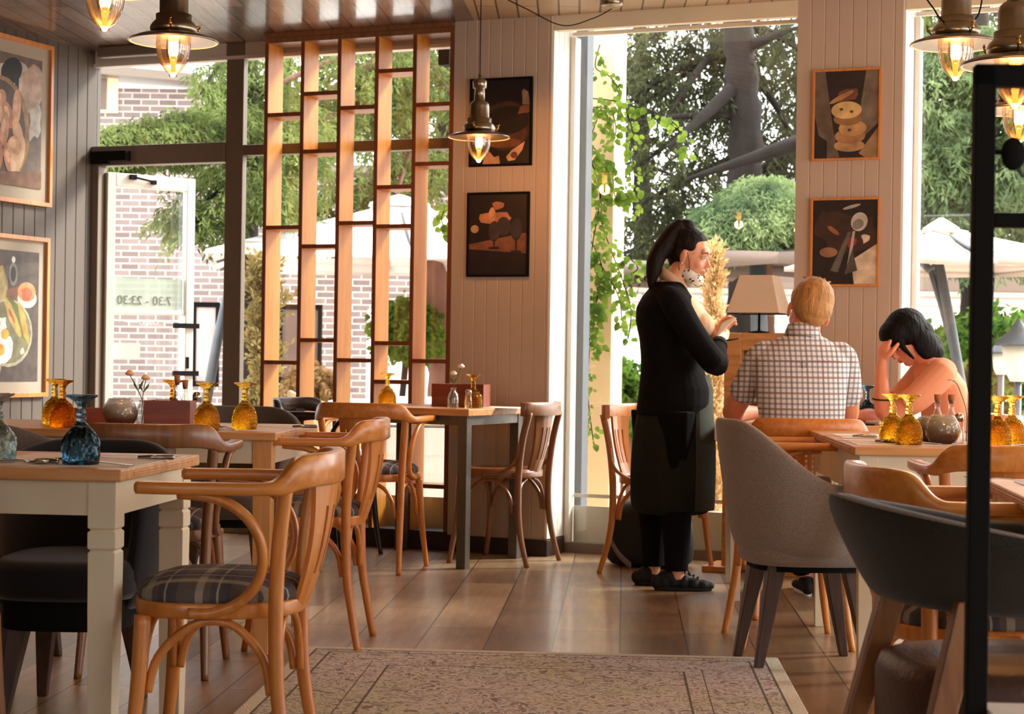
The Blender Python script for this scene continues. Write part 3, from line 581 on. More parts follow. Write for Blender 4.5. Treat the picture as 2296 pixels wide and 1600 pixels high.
def make_armchair(label, cat, woodm, railm, arms=True, cushion=True):
    t = thing('bentwood_armchair' if arms else 'bentwood_chair', label, cat)
    ol = outline(.205, -.185, .215, .18)
    b = MB(); b.prism(ol, .430, .466, 0, True); b.build('seat_frame', woodm, t, bevel=.006)
    if cushion:
        b = MB(); rings = []
        for k, z in ((.97, .464), (.985, .475), (.97, .49), (.88, .505), (.68, .517), (.4, .523), (.05, .525)):
            rings.append([((x-.01)*k+.01, y*k, z) for x, y in ol])
        b.rings(rings); b.build('seat_cushion', M['plaid_seat'], t)
    else:
        b = MB(); rings = []
        for k, z in ((.985, .464), (.96, .472), (.86, .474), (.7, .469), (.4, .466), (.05, .465)):
            rings.append([((x-.01)*k+.01, y*k, z) for x, y in ol])
        b.rings(rings); b.build('seat_board', M['shine_seat'], t)
    for s in (-1, 1):
        b = MB()
        if arms: pts = [(-.195, s*.20, 0), (-.170, s*.193, .14), (-.150, s*.188, .28), (-.145, s*.19, .45), (-.152, s*.20, .60), (-.168, s*.213, .735)]
        else: pts = [(-.225, s*.19, 0), (-.185, s*.183, .14), (-.165, s*.178, .28), (-.165, s*.178, .45), (-.185, s*.180, .62), (-.220, s*.178, .76)]
        pp = spl(pts, 5); b.tube(pp, [.0125+.005*min(1, p.z/.3) for p in pp], 10); b.build('leg', woodm, t)
        b = MB(); pp = spl([(.20, s*.205, 0), (.178, s*.192, .15), (.165, s*.180, .30), (.16, s*.172, .435)], 5)
        b.tube(pp, [.012+.007*min(1, p.z/.35) for p in pp], 10); b.build('leg', woodm, t)
        b = MB(); b.tube(spl([(.148, s*.165, .26), (.125, s*.165, .34), (.06, s*.168, .405), (-.0, s*.17, .424), (-.06, s*.17, .405), (-.115, s*.172, .34), (-.132, s*.172, .26)], 5), .0105, 8); b.build('side_brace', woodm, t)
        if arms:
            b = MB(); b.tube(spl([(.07, s*.236, .716), (-.02, s*.238, .705), (-.085, s*.236, .665), (-.118, s*.228, .60), (-.112, s*.215, .53), (-.07, s*.205, .475), (-.005, s*.203, .447), (.05, s*.203, .445)], 5), .0125, 8); b.build('arm_support', woodm, t)
        else:
            b = MB(); b.tube(spl([(-.175, s*.195, .60), (-.165, s*.196, .54), (-.13, s*.198, .49), (-.06, s*.20, .455), (.02, s*.205, .45)], 5), .0095, 8); b.build('hip_brace', woodm, t)
    for x, yy, nm in ((.163, .155, 'front_brace'), (-.148, .155, 'back_brace')):
        b = MB()
        for s in (-1, 1): b.tube(spl([(x, s*.165, .26), (x*.99, s*.145, .34), (x*.97, s*.10, .40), (x*.95, s*.035, .425)], 5), .0095, 8)
        b.build(nm, woodm, t)
    if arms:
        P = spl([(.165, -.232, .728), (.10, -.240, .728), (-.02, -.243, .728), (-.10, -.240, .728), (-.150, -.228, .733), (-.188, -.204, .760), (-.222, -.162, .768), (-.245, -.09, .768), (-.252, 0, .768),
                 (-.245, .09, .768), (-.222, .162, .768), (-.188, .204, .760), (-.150, .228, .733), (-.10, .240, .728), (-.02, .243, .728), (.10, .240, .728), (.165, .232, .728)], 6)
        hh = []; hw = []
        for p in P:
            k = max(0, min(1, (-.125-p.x)/.075)); k = k*k*(3-2*k); hh.append(.0135+.0235*k); hw.append(.023-.008*k)
        hh[0] = hh[-1] = .008; hw[0] = hw[-1] = .014
        b = MB(); bar_path(P, hw, hh, b); b.build('arm_rail', railm, t)
        xt, xb, zt, zb, ht, hb = -.252, -.185, .745, .445, .105, .072
    else:
        P = spl([(-.185, -.205, .775), (-.215, -.18, .775), (-.243, -.09, .775), (-.252, 0, .775), (-.243, .09, .775), (-.215, .18, .775), (-.185, .205, .775)], 6)
        b = MB(); bar_path(P, [.013]*len(P), [.034]*len(P), b); b.build('back_rail', railm, t)
        xt, xb, zt, zb, ht, hb = -.245, -.175, .75, .445, .095, .07
    # splat: five bars between four slots, solid at top and foot
    b = MB()
    def sp(fr, k, f_):                    # fr across -1..1, k height 0..1, f_ front/back
        z = zb+(zt-zb)*k; hwid = hb+(ht-hb)*k**1.3; y = fr*hwid
        x = xb+(xt-xb)*k-.012*math.sin(PI*k)+.35*y*y/.1
        return (x+f_*.0055, y, z)
    def strip(f0, f1, k0, k1, n=5):
        rings = []
        for i in range(n+1):
            k = k0+(k1-k0)*i/n; rings.append([sp(f0, k, -1), sp(f1, k, -1), sp(f1, k, 1), sp(f0, k, 1)])
        b.rings(rings, 0, False)
    fr = [-1, -.62, -.50, -.22, -.10, .10, .22, .50, .62, 1]
    for i in range(0, 9, 2): strip(fr[i], fr[i+1], .25, .78)
    for i in range(9): strip(fr[i], fr[i+1], 0, .25, 3); strip(fr[i], fr[i+1], .78, 1, 3)
    b.build('back_splat', woodm, t)
    return t
M['shine_seat'] = wood('polished_seat', S(150, 88, 48), S(176, 112, 66), .2, 4, 0, .5)
R = math.radians
GA = 'light oak bentwood armchairs'
ch0 = make_armchair('light oak bentwood armchair with tartan seat, nearest, beside the blue goblet table', 'chair', M['oak'], M['oak_rail'])
ch0.location = (-.66, 4.20, 0); ch0.rotation_euler.z = R(178)
dup(ch0, (-.70, 6.36, 0), R(177), 'light oak bentwood armchair with tartan seat, its back leg at the rug corner')
dup(ch0, (-.655, 8.60, 0), R(74), 'light oak bentwood armchair seen from behind in front of the window table')
dup(ch0, (1.02, 6.55, 0), R(2), 'light oak armchair tucked behind the tall grey tub chair')
dup(ch0, (1.19, 7.28, 0), R(88), 'light oak bentwood armchair under the man in the checked shirt')
dup(ch0, (1.02, 3.96, 0), R(4), 'light oak bentwood armchair behind the charcoal band chair, its arms reaching right')
dup(ch0, (1.44, 5.18, 0), R(88), 'light oak bentwood armchair behind the black metal screen, back to us')
sw = {'light_oak': M['mid_oak'], 'light_oak_rail': M['mid_oak']}
dup(ch0, (-1.15, 5.80, 0), R(90), 'brown stained bentwood armchair with tartan seat between the two left tables', swap=sw)
dup(ch0, (-.93, 9.13, 0), R(-24), 'near-black bentwood armchair by the shelf screen at the window table', swap={'light_oak': M['black_wood'], 'light_oak_rail': M['black_wood']})
side0 = make_armchair('brown bentwood side chair with polished wooden seat right of the window table', 'chair', M['mid_oak'], M['mid_oak'], arms=False, cushion=False)
side0.location = (-.03, 8.99, 0); side0.rotation_euler.z = R(180-26)
dup(side0, (.72, 8.62, 0), R(-28), 'light oak bentwood side chair behind the standing waitress', swap={'brown_stain': M['oak']})
dup(side0, (-1.335, 3.86, 0), R(90), 'brown chair corner with polished seat at the lower left beside the white table leg')
# ---------------------------------------------------------------- upholstered tub chairs (face local +x)
def make_tub(label, fab, back_z, arm_z, bottom_z, legm, rad=.29, seat_z=.46, legs=True):
    t = thing('tub_chair', label, 'chair')
    n = 40; A = math.radians(128); th = .038
    def zr(a):
        k = abs(a)/A; k = min(1, max(0, (k-.18)/.62)); k = k*k*(3-2*k); return back_z+(arm_z-back_z)*k
    b = MB(); prof = []
    for i in range(n+1):
        a = -A+2*A*i/n; zt = zr(a); d = Vector((-math.cos(a), math.sin(a), 0)); col = []
        def pt(r, z): return Vector((d.x*r*1.0, d.y*r, z))
        k_out = lambda z: rad*(.74+.26*((z-bottom_z)/(back_z-bottom_z))**.7)
        for z in [bottom_z+(zt-.012-bottom_z)*q for q in (0, .05, .25, .5, .75, 1)]: col.append(pt(k_out(z)+(0 if z > bottom_z+.01 else -.03), z))
        col.append(pt(k_out(zt)-th*.25, zt)); col.append(pt(k_out(zt)-th*.75, zt))
        for z in [bottom_z+(zt-.012-bottom_z)*q for q in (1, .75, .5, .25, 0)]: col.append(pt(k_out(z)-th, z))
        prof.append(col)
    b.rings(prof, 0, True); b.build('shell', fab, t, subd=1)
    b = MB(); rr = rad*.76
    ol = [(x, y) for x, y in outline(rr+.02, -rr+.02, rr-.01, rr-.03, 36, 3)]
    rings = [[(x*k, y*k, z) for x, y in ol] for k, z in ((.94, seat_z-.11), (1, seat_z-.09), (1.0, seat_z-.03), (.96, seat_z-.008), (.85, seat_z), (.4, seat_z+.006), (.03, seat_z+.007))]
    b.rings(rings); b.build('seat_cushion', fab, t)
    b = MB(); b.prism([(x*.86, y*.86) for x, y in ol], bottom_z-.045, seat_z-.10); b.build('seat_base', M['black'], t)
    for sx in (-1, 1):
        for sy in (-1, 1):
            b = MB(); zt = bottom_z-.02
            top = Vector((sx*.125, sy*.12, zt)); bot = Vector((sx*.19, sy*.15, 0)); rings = []
            for k, hw in ((0, .030), (1, .014)):
                p = top+(bot-top)*k; rings.append([p+Vector(q) for q in ((-hw, -hw, 0), (hw, -hw, 0), (hw, hw, 0), (-hw, hw, 0))])
            b.rings(rings, 0, False); b.build('leg', legm, t, bevel=.004)
    return t
tub = make_tub('tall light grey tub armchair with dark walnut legs standing on the rug corner', M['tub_grey'], .835, .625, .375, M['dark_oak'], .31)
tub.location = (1.005, 6.09, 0); tub.rotation_euler.z = R(6)
t2 = make_tub('black tub armchair with dark legs at the far side of the blue goblet table', M['tub_black'], .765, .66, .30, M['dark_oak'], .30, .45)
t2.location = (-1.24, 5.12, 0); t2.rotation_euler.z = R(-92)
t3 = make_tub('grey tub armchair at the left photo edge behind the blue goblet table', M['tub_brown'], .80, .70, .36, M['dark_oak'], .31)
t3.location = (-1.70, 5.86, 0); t3.rotation_euler.z = R(80)
dup(t3, (-1.17, 7.50, 0), R(-90), 'brown grey tub armchair beyond the table with the mahogany condiment box')
# chair with a low curved band back, close to the camera
bc = thing('band_back_armchair', 'charcoal armchair with low curved band back on slanted brown legs', 'chair', (.90, 3.22, 0), R(6))
b = MB(); prof = []; n = 44; A = R(120)
for i in range(n+1):
    a = -A+2*A*i/n; k = abs(a)/A; zt = .795-.075*min(1, k*1.15)**1.5; zb = .615-.01*k; d = Vector((-math.cos(a), math.sin(a), 0)); col = []
    rt = .325; rb = .245
    for r_, z in ((rb, zb), (rb+.028, zb+.05), (rt-.012, zt-.05), (rt, zt-.008), (rt-.012, zt), (rt-.04, zt), (rt-.052, zt-.01), (rb-.012, zb+.05), (rb-.035, zb), (rb-.02, zb-.008)): col.append(d*r_+Vector((0, 0, z)))
    prof.append(col)
b.rings(prof, 0, True); b.build('band_back', M['tub_dark'], bc, subd=1)
b = MB(); pip = []
for i in range(n+1):
    a = -A+2*A*i/n; k = abs(a)/A; zt = .795-.075*min(1, k*1.15)**1.5; pip.append(Vector((-math.cos(a)*.318, math.sin(a)*.318, zt-.002)))
b.tube(pip, .0035, 6); b.build('piping', M['tub_grey'], bc)
ol = outline(.24, -.22, .23, .21, 36, 3)
b = MB(); b.rings([[(x*k, y*k, z) for x, y in ol] for k, z in ((.93, .36), (1, .375), (1.0, .47), (.96, .495), (.85, .505), (.4, .51), (.03, .512))]); b.build('seat_cushion', M['leather'], bc)
for sx, sy in ((-1, -1), (-1, 1), (1, -1), (1, 1)):
    b = MB(); top = Vector((sx*.14 if sx < 0 else .18, sy*.19, .63 if sx < 0 else .37)); bot = Vector((-.31 if sx < 0 else .26, sy*.235, 0)); rings = []
    for k, hw in ((0, .026), (1, .015)):
        p = top+(bot-top)*k; rings.append([p+Vector(q) for q in ((-hw, -hw*.7, 0), (hw, -hw*.7, 0), (hw, hw*.7, 0), (-hw, hw*.7, 0))])
    b.rings(rings, 0, False); b.build('leg', M['mid_oak'], bc, bevel=.004)
# ---------------------------------------------------------------- tables
def table(label, near_right, far_right, width, side=1, z=.76, top=.028, apron=.08, leg=.066, topm='top', apm='cream', legm='cream', grooves=True, steel=False):
    """corner points as seen on the floor plan; side=1: the table spreads to the left of that edge, -1 to the right"""
    a = Vector((*near_right, 0)); c = Vector((*far_right, 0)); d = (c-a); dep = d.length; rz = math.atan2(d.y, d.x)-PI/2
    t = thing('dining_table', label, 'table', a, rz)
    x0, x1 = (-width, 0) if side == 1 else (0, width)
    b = MB(); b.box(x0, 0, z-top, x1, dep, z); b.build('table_top', M[topm], t, bevel=.004)
    if not steel:
        # carved double bead in the end grain of the top
        b = MB(); e = x1 if side == 1 else x0; sg = 1 if side == 1 else -1
        for zz in (.62, .42): b.box(min(e, e+sg*.0025), .09, z-top+top*zz-.0022, max(e, e+sg*.0025), dep-.07, z-top+top*zz+.0022)
        b.build('edge_bead', M[topm], t, bevel=.001)
    i = .018
    b = MB(); ah = apron
    for (p, q, r_, s_) in ((x0+i+leg, i+.004, x1-i-leg, i+.024), (x0+i+leg, dep-i-.024, x1-i-leg, dep-i-.004), (x0+i+.004, i+leg, x0+i+.024, dep-i-leg), (x1-i-.024, i+leg, x1-i-.004, dep-i-leg)):
        b.box(p, q, z-top-ah, r_, s_, z-top)
    b.build('apron', M[apm], t, bevel=.001)
    for lx in (x0+i, x1-i-leg):
        for ly in (i, dep-i-leg):
            b = MB()
            if grooves:
                prof = [(0, leg/2-.008), (.42, leg/2-.002), (z-top-ah-.085, leg/2-.001), (z-top-ah-.080, leg/2-.006), (z-top-ah-.075, leg/2), (z-top-ah-.038, leg/2), (z-top-ah-.033, leg/2-.006), (z-top-ah-.028, leg/2), (z-top, leg/2)]
            else: prof = [(0, leg/2-(0 if steel else .006)), (z-top, leg/2)]
            cx, cy = lx+leg/2, ly+leg/2
            b.rings([[(cx-h, cy-h, zz), (cx+h, cy-h, zz), (cx+h, cy+h, zz), (cx-h, cy+h, zz)] for zz, h in prof], 0, False)
            b.build('leg', M[legm], t, bevel=.0015)
    return t, z
TAB = {}
TAB[1] = table('white painted table with oak top holding the blue goblet', (-.885, 4.06), (-.820, 4.71), .98)[0]
TAB[2] = table('oak table with pine legs holding the mahogany condiment box and flowers', (-.799, 6.07), (-.740, 6.84), 1.30, apm='cream', legm='pine', grooves=False)[0]
TAB[3] = table('window table with oak top on grey steel legs', (-.205, 8.60), (.085, 9.17), .76, z=.775, steel=True, apm='steel', legm='steel', grooves=False, leg=.05, apron=.045, top=.035)[0]
TAB[4] = table('cream table with oak top and cluster of amber goblets, beyond the tall grey tub chair', (1.100, 5.705), (1.172, 7.01), .80, side=-1, leg=.06, apron=.13)[0]
TAB[5] = table('oak topped table cut by the right photo edge behind the black metal screen', (.965, 2.95), (1.118, 4.22), .80, side=-1, leg=.06, apron=.09)[0]
TAB[6] = table('oak table between the man and the woman by the right pillar', (1.64, 7.56), (1.70, 8.24), .72, leg=.055, apron=.08, grooves=False)[0]
# ---------------------------------------------------------------- table ware
def goblet(label, m, group=None, kind='diamond'):
    t = thing('goblet', label, 'goblet', group=group)
    def pat(u, z, r):
        if not (.010 < z < .088): return 0
        if kind == 'leaf':
            a = abs(((u*9) % 1)-.5)*2; zz = (z-.01)/.078; return .0045*math.cos(PI*a)*math.sin(PI*min(1, zz*1.0))*math.cos(zz*5+(1.6 if int(u*9) % 2 else 0))
        a = math.sin((u*20+z*190)*PI)*math.sin((u*20-z*190)*PI); return .0034*abs(a)-.001
    key = [(.010, .0430), (.025, .0440), (.040, .0436), (.055, .0412), (.068, .0366), (.078, .0312), (.087, .0240), (.094, .0165)]
    def rz_(z):
        for (z0, r0), (z1, r1) in zip(key, key[1:]):
            if z <= z1: return r0+(r1-r0)*(z-z0)/(z1-z0)
        return key[-1][1]
    prof = [(.0405, 0), (.0422, .003)]+[(rz_(z), z) for z in [.010+.0034*i for i in range(25)]]
    prof += [(.0118, .099), (.0105, .104), (.0125, .108), (.0128, .112), (.0098, .1155), (.0115, .119), (.0118, .123), (.0092, .127), (.0088, .133), (.011, .141), (.0165, .149), (.027, .156)]
    b = MB(); b.lathe(prof+[(.036, .1605), (.0385, .163), (.038, .1655), (.02, .1665), (.002, .1665)], 80, f=pat); b.sm = [not (.009 < b.v[q_[0]][2] < .088) for q_ in b.f]
    rev = [(.0365, .0005), (.0385, .004), (.0385, .03), (.0345, .052), (.026, .070), (.014, .080), (.002, .083)]
    b.lathe([(r_, z) for r_, z in reversed(rev)], 40, caps=True)
    b.build('glass_body', m, t)
    return t
g_am = goblet('amber diamond-cut goblet upside down at the right end of the condiment box table', M['amber'], None)
g_am.location = (-.92, 6.19, .76)
def place(px, D, z): return (X_at(px, D, z), D, z)
g_am.location = place(548, 6.30, .76)
dup(g_am, place(463, 6.16, .76), .3, 'amber diamond-cut goblet upside down against the right side of the mahogany box')
dup(g_am, place(387, 6.62, .76), .8, 'red-amber goblet mostly hidden behind the corked bottles', swap={'amber_glass': M['deep_amber']})
dup(g_am, place(122, 6.50, .76), .1, 'yellow-amber goblet, rear one of the pair by the grey wall prints')
dup(g_am, place(140, 6.25, .76), .5, 'deep amber goblet, front one of the pair left of the blue goblet', swap={'amber_glass': M['deep_amber']})
dup(g_am, place(868, 8.90, .775), .1, 'amber goblet alone on the window table before the shelf screen')
dup(g_am, place(1061, 8.86, .775), .4, 'amber goblet beside the small flower bottle on the window table')
dup(g_am, place(2001, 6.00, .76), .1, 'amber goblet, rear left of the cluster beside the grey bowl')
dup(g_am, place(2037, 5.86, .76), .6, 'amber goblet, frontmost beside the fork on the cream table')
dup(g_am, place(2204, 6.03, .76), .2, 'amber goblet mostly hidden behind the black metal post')
dup(g_am, place(2236, 5.80, .76), .4, 'amber goblet in front, seen through the black metal screen')
dup(g_am, place(2268, 5.95, .76), .9, 'amber goblet at right behind its neighbour through the black screen')
gb = goblet('dark blue leaf-cut goblet upside down on the nearest white table', M['blue'], kind='leaf'); gb.location = place(181, 4.22, .76)
gc = dup(gb, place(-6, 4.26, .76), .4, 'clear goblet cut off by the left photo edge', swap={'blue_glass': M['water']})
dup(gb, place(1944, 8.05, .76), .4, 'dark goblet upside down by the elbow of the woman')
def fork(label, loc, rz, tilt=0):
    b = MB(); pts = spl([(-.10, 0, .002), (-.03, 0, .006), (.03, 0, .010), (.06, 0, .004), (.068, 0, .004)], 4)
    rings = []
    for p in pts:
        hw = .006 if p.x < -.05 else (.0035 if p.x < .03 else .0035+.009*min(1, (p.x-.03)/.03)); rings.append([p+Vector((0, -hw, 0)), p+Vector((0, hw, 0)), p+Vector((0, hw, .002)), p+Vector((0, -hw, .002))])
    b.rings(rings, 0, False)
    for k in range(4): y = -.0105+.007*k; b.tube([(.066, y, .005), (.085, y, .010), (.105, y, .014)], [.0018, .0016, .001], 5)
    o = b.build('fork', M['silver'], loc=loc, rz=rz); return tag(o, label, 'fork')
def knife(label, loc, rz):
    t = thing('table_knife', label, 'knife', loc, rz)
    b = MB(); b.prism([(-.01, -.006), (.08, -.008), (.11, -.004), (.118, .004), (-.01, .006)], .004, .0055); b.build('blade', M['silver'], t)
    b = MB(); b.tube([(-.01, 0, .006), (-.05, 0, .007), (-.095, 0, .007), (-.10, 0, .007)], [.004, .006, .0065, .003], 8); b.build('handle', M['silver'], t); return t
def spoon(label, loc, rz):
    b = MB(); b.tube([(-.09, 0, .003), (-.03, 0, .005), (.03, 0, .009), (.05, 0, .005)], [.004, .003, .0025, .003], 6); b.ball((.072, 0, .0055), (.024, .014, .005)); o = b.build('spoon', M['silver'], loc=loc, rz=rz); return tag(o, label, 'spoon')
def sheet(label, c, w_, d_, rz):
    b = MB(); b.box(-w_/2, -d_/2, 0, w_/2, d_/2, .0012); o = b.build('placemat', M['paper'], loc=(c[0], c[1], c[2]+.0003), rz=rz); return tag(o, label, 'placemat')
sheet('white paper placemat under the blue goblet and cutlery', (-1.06, 4.39, .76), .40, .50, R(-5))
sheet('white paper placemat at the left edge of the nearest table', (-1.50, 4.40, .76), .40, .30, R(-5))
sheet('white paper placemat under the amber goblet at the condiment box table end', (-.96, 6.44, .76), .30, .52, R(-4))
sheet('white paper placemat on the window table beside the flower bottle', (-.05, 8.98, .775), .30, .26, R(-26))
sheet('white paper placemat, rear one on the cream table', (1.35, 6.50, .76), .32, .36, R(-3))
sheet('white paper placemat, front one on the cream table near its corner', (1.30, 6.00, .76), .32, .40, R(-3))
sheet('white paper placemat on the table cut by the right photo edge', (1.27, 3.92, .76), .26, .34, R(-6))
Z = .7617
fork('steel fork with tines up behind the blue goblet', place(150, 4.40, Z), R(100))
knife('steel table knife right of the blue goblet, pointing left', place(300, 4.42, Z), R(184))
fork('steel fork lying in front of the blue goblet', place(215, 4.18, Z), R(160))
knife('steel table knife lying in front at the left on the nearest table', place(75, 4.25, Z), R(140))
spoon('steel teaspoon at the left edge of the nearest table', place(20, 4.18, Z), R(15))
fork('steel fork by the right amber goblet on the condiment box table', place(507, 6.22, Z), R(120))
knife('steel table knife at the right end of the condiment box table', place(650, 6.45, Z), R(180))
spoon('steel teaspoon beside the mahogany condiment box', place(345, 6.15, Z), R(170))
spoon('steel teaspoon in front of the condiment box, right of another', place(362, 6.17, Z), R(10))
knife('steel table knife on the rear placemat of the cream table', place(1905, 6.35, Z), R(180))
knife('steel table knife on the front placemat of the cream table', place(1955, 5.98, Z), R(180))
fork('steel fork beside the frontmost amber goblet on the cream table', place(2078, 5.84, Z), R(160))
spoon('steel spoon behind the black metal post on the cream table', place(2280, 5.80, Z), R(20))
fork('steel fork on the placemat of the right edge table', place(2268, 4.02, Z), R(170))
# bowls, bottles and boxes
def bowl(label, loc, s=1):
    b = MB(); pr = [(.026, 0), (.045, .008), (.058, .03), (.062, .052), (.056, .078), (.044, .098), (.040, .104), (.037, .103), (.041, .096), (.053, .076), (.059, .052), (.055, .032), (.042, .012), (.002, .008)]
    b.lathe([(r_*s, z*s) for r_, z in pr], 40); o = b.build('glass_bowl', [M['smoke']], loc=loc)
    return o
def smoke_mat():
    m = bpy.data.materials.new('ombre_mercury_glass'); m.use_nodes = True; nt = m.node_tree; b = nt.nodes['Principled BSDF']
    tc = nt.nodes.new('ShaderNodeTexCoord'); sp = nt.nodes.new('ShaderNodeSeparateXYZ'); nt.links.new(tc.outputs['Object'], sp.inputs[0])
    mr = nt.nodes.new('ShaderNodeMapRange'); mr.inputs[1].default_value = .03; mr.inputs[2].default_value = .085; mr.inputs[3].default_value = 0; mr.inputs[4].default_value = 1; nt.links.new(sp.outputs[2], mr.inputs[0])
    mx = nt.nodes.new('ShaderNodeMix'); mx.data_type = 'RGBA'; mx.inputs[6].default_value = c4(S(92, 62, 50)); mx.inputs[7].default_value = c4(S(206, 200, 176)); nt.links.new(mr.outputs[0], mx.inputs[0]); nt.links.new(mx.outputs[2], b.inputs['Base Color'])
    b.inputs['Roughness'].default_value = .15; b.inputs['Metallic'].default_value = .25
    m2 = nt.nodes.new('ShaderNodeMapRange'); m2.inputs[1].default_value = .03; m2.inputs[2].default_value = .09; m2.inputs[3].default_value = 1; m2.inputs[4].default_value = .45; nt.links.new(sp.outputs[2], m2.inputs[0]); nt.links.new(m2.outputs[0], b.inputs['Alpha'])
    v = nt.nodes.new('ShaderNodeTexVoronoi'); v.inputs['Scale'].default_value = 110; nt.links.new(tc.outputs['Object'], v.inputs['Vector'])
    bp = nt.nodes.new('ShaderNodeBump'); bp.inputs['Strength'].default_value = .4; bp.inputs['Distance'].default_value = .003; nt.links.new(v.outputs['Distance'], bp.inputs['Height']); nt.links.new(bp.outputs[0], b.inputs['Normal'])
    return m
M['ombre'] = smoke_mat()
o = bowl('b', place(269, 6.30, .76)); o.data.materials[0] = M['ombre']; tag(o, 'round brown-to-clear glass votive bowl left of the flower bottle', 'glass bowl')
o = bowl('b', place(2113, 5.96, .76), .94); o.data.materials[0] = M['ombre']; tag(o, 'round greenish grey glass votive bowl in front of the corked bottles', 'glass bowl')
o = bowl('b', place(2082, 6.10, .76), .85); o.data.materials[0] = M['ombre']; tag(o, 'brown glass votive bowl half hidden between goblets and the grey bowl', 'glass bowl')
def condiment_box(label, loc, rz, w_, d_, h_, m='redwood'):
    t = thing('condiment_box', label, 'box', loc, rz); b = MB()
    b.box(-w_/2, -d_/2, 0, w_/2, -d_/2+.008, h_); b.box(-w_/2, d_/2-.008, 0, w_/2, d_/2, h_); b.box(-w_/2, -d_/2+.008, 0, -w_/2+.008, d_/2-.008, h_); b.box(w_/2-.008, -d_/2+.008, 0, w_/2, d_/2-.008, h_); b.box(-w_/2+.008, -d_/2+.008, 0, w_/2-.008, d_/2-.008, .008)
    b.build('box_body', M[m], t, bevel=.001); return t
condiment_box('mahogany condiment box on the left oak table', place(381, 6.33, .76), R(-3), .165, .10, .098)
condiment_box('mahogany box at the far left end of the oak table behind goblets', place(205, 6.72, .76), R(-3), .13, .06, .055)
condiment_box('brown wooden condiment box behind flowers on the window table', place(1033, 9.02, .775), R(-22), .285, .09, .115)
def napkins(label, loc, w_, h_):
    b = MB()
    for k in range(5): b.box(-w_/2, k*.004, 0, w_/2, k*.004+.003, h_+(.002*(k % 2)))
    o = b.build('paper_napkins', M['paper'], loc=loc); return tag(o, label, 'napkins', kind='stuff')
n0 = napkins('white paper napkins filling the mahogany condiment box', place(362, 6.31, .769), .05, .092)
def corked(label, loc, liquid, h=.17, r=.026, stopper='cork'):
    t = thing('glass_bottle', label, 'bottle', loc)
    b = MB(); b.lathe([(.001, 0), (r*.96, 0), (r, .006), (r, h*.45), (r*.7, h*.62), (r*.42, h*.74), (r*.40, h*.93), (r*.5, h*.94), (r*.5, h*.97), (r*.38, h*.97)], 24); b.build('bottle_body', M['clear'], t)
    b = MB(); b.lathe([(.001, .003), (r*.9, .003), (r*.92, h*.30), (.001, h*.30)], 20); b.build('liquid', liquid, t)
    b = MB(); b.lathe([(.001, h*.90), (r*.36, h*.90), (r*.50, h*1.0), (r*.54, h*1.12), (.001, h*1.12)], 16); b.build('stopper', M[stopper], t); return t
M['oil_y'] = solid_glass('olive_oil', (.85, .66, .2), .3)
corked('corked glass bottle of dark vinegar, left one in the mahogany box', place(396, 6.35, .769), M['oil'], .160, .02)
corked('corked glass bottle, right one by the mahogany box with shorter neck', place(414, 6.315, .769), M['oil'], .145, .02)
corked('corked oil bottle, left one behind the grey bowl on the cream table', place(2101, 6.22, .76), M['oil_y'], .145, .023)
corked('corked oil bottle, right one behind the grey bowl on the cream table', place(2132, 6.22, .76), M['oil_y'], .145, .023)
def shaker(label, loc, h=.075):
    t = thing('salt_shaker', label, 'shaker', loc)
    b = MB(); b.lathe([(.001, 0), (.018, 0), (.019, .004), (.016, h*.75), (.001, h*.75)], 20); b.build('shaker_glass', M['clear'], t)
    b = MB(); b.lathe([(.001, h*.74), (.0165, h*.74), (.0165, h*.92), (.012, h), (.001, h*1.03)], 20); b.build('steel_cap', M['silver'], t); return t
shaker('glass salt shaker with steel cap right of the corked bottles', place(441, 6.40, .76), .125)
shaker('glass salt shaker beside the grey bowl on the cream table', place(2149, 6.06, .76), .10)
shaker('glass shaker with steel cap on the window table behind the flowers', place(1050, 8.78, .775), .09)
def flower_bottle(label, loc, stems, h=.085, r=.021):
    t = thing('flower_bottle', label, 'vase', loc)
    b = MB(); b.lathe([(.001, 0), (r, 0), (r*1.03, .006), (r*1.02, h*.55), (r*.85, h*.72), (r*.48, h*.82), (r*.46, h*.96), (r*.56, h), (r*.44, h), (r*.36, h*.83), (r*.9, h*.55), (r*.9, .006), (.001, .005)], 24); b.build('vase_glass', M['clear'], t)
    for i, (dx, dz, m, rr, lv) in enumerate(stems):
        f = MB(); P = spl([(0, 0, .01), (-dx*.1, .002, h*.8), (dx*.35, 0, h+(dz-h)*.4), (dx, 0, dz)], 6); f.tube(P, [.0016]*len(P), 6)
        fo = f.build('stem', M['green'], t)
        q = MB()
        for k in range(5):
            z0 = dz+rr*.2+rr*.13*k; a = rr*(1.05-.13*k)
            q.lathe([(a*.5, z0-rr*.35), (a, z0), (a*.92, z0+rr*.3), (a*.2, z0+rr*.34)], 14, c=(dx, 0, 0), f=lambda u_, z_, r_: .0014*math.sin(u_*2*PI*7))
        q.build('flower', m, t)
        if lv:
            lf = MB()
            for s in (-1, 1):
                lf.add([(dx*.35, 0, h+(dz-h)*.35), (dx*.35+s*.016, .004, h+(dz-h)*.6), (dx*.35+s*.02, .006, h+(dz-h)*.85), (dx*.35+s*.006, -.002, h+(dz-h)*.6)], [[0, 1, 2, 3]], 0, True)
            lf.build('leaves', M['green'], t)
    return t
flower_bottle('small clear bottle with two cream ranunculus stems left of the mahogany box', place(318, 6.42, .76), [(-.046, .185, M['petal_pink'], .0165, 1), (.012, .170, M['petal'], .0165, 1)], .095, .022)
flower_bottle('small bottle with two white ranunculus on the window table', place(1016, 8.72, .775), [(-.002, .165, M['petal_white'], .018, 1), (.036, .20, M['petal_white'], .017, 0)], .10, .027)
b = MB(); P = spl([(0, 0, .0), (.0, 0, .10), (-.03, 0, .19), (-.05, 0, .21)], 5); b.tube(P, .0016, 6)
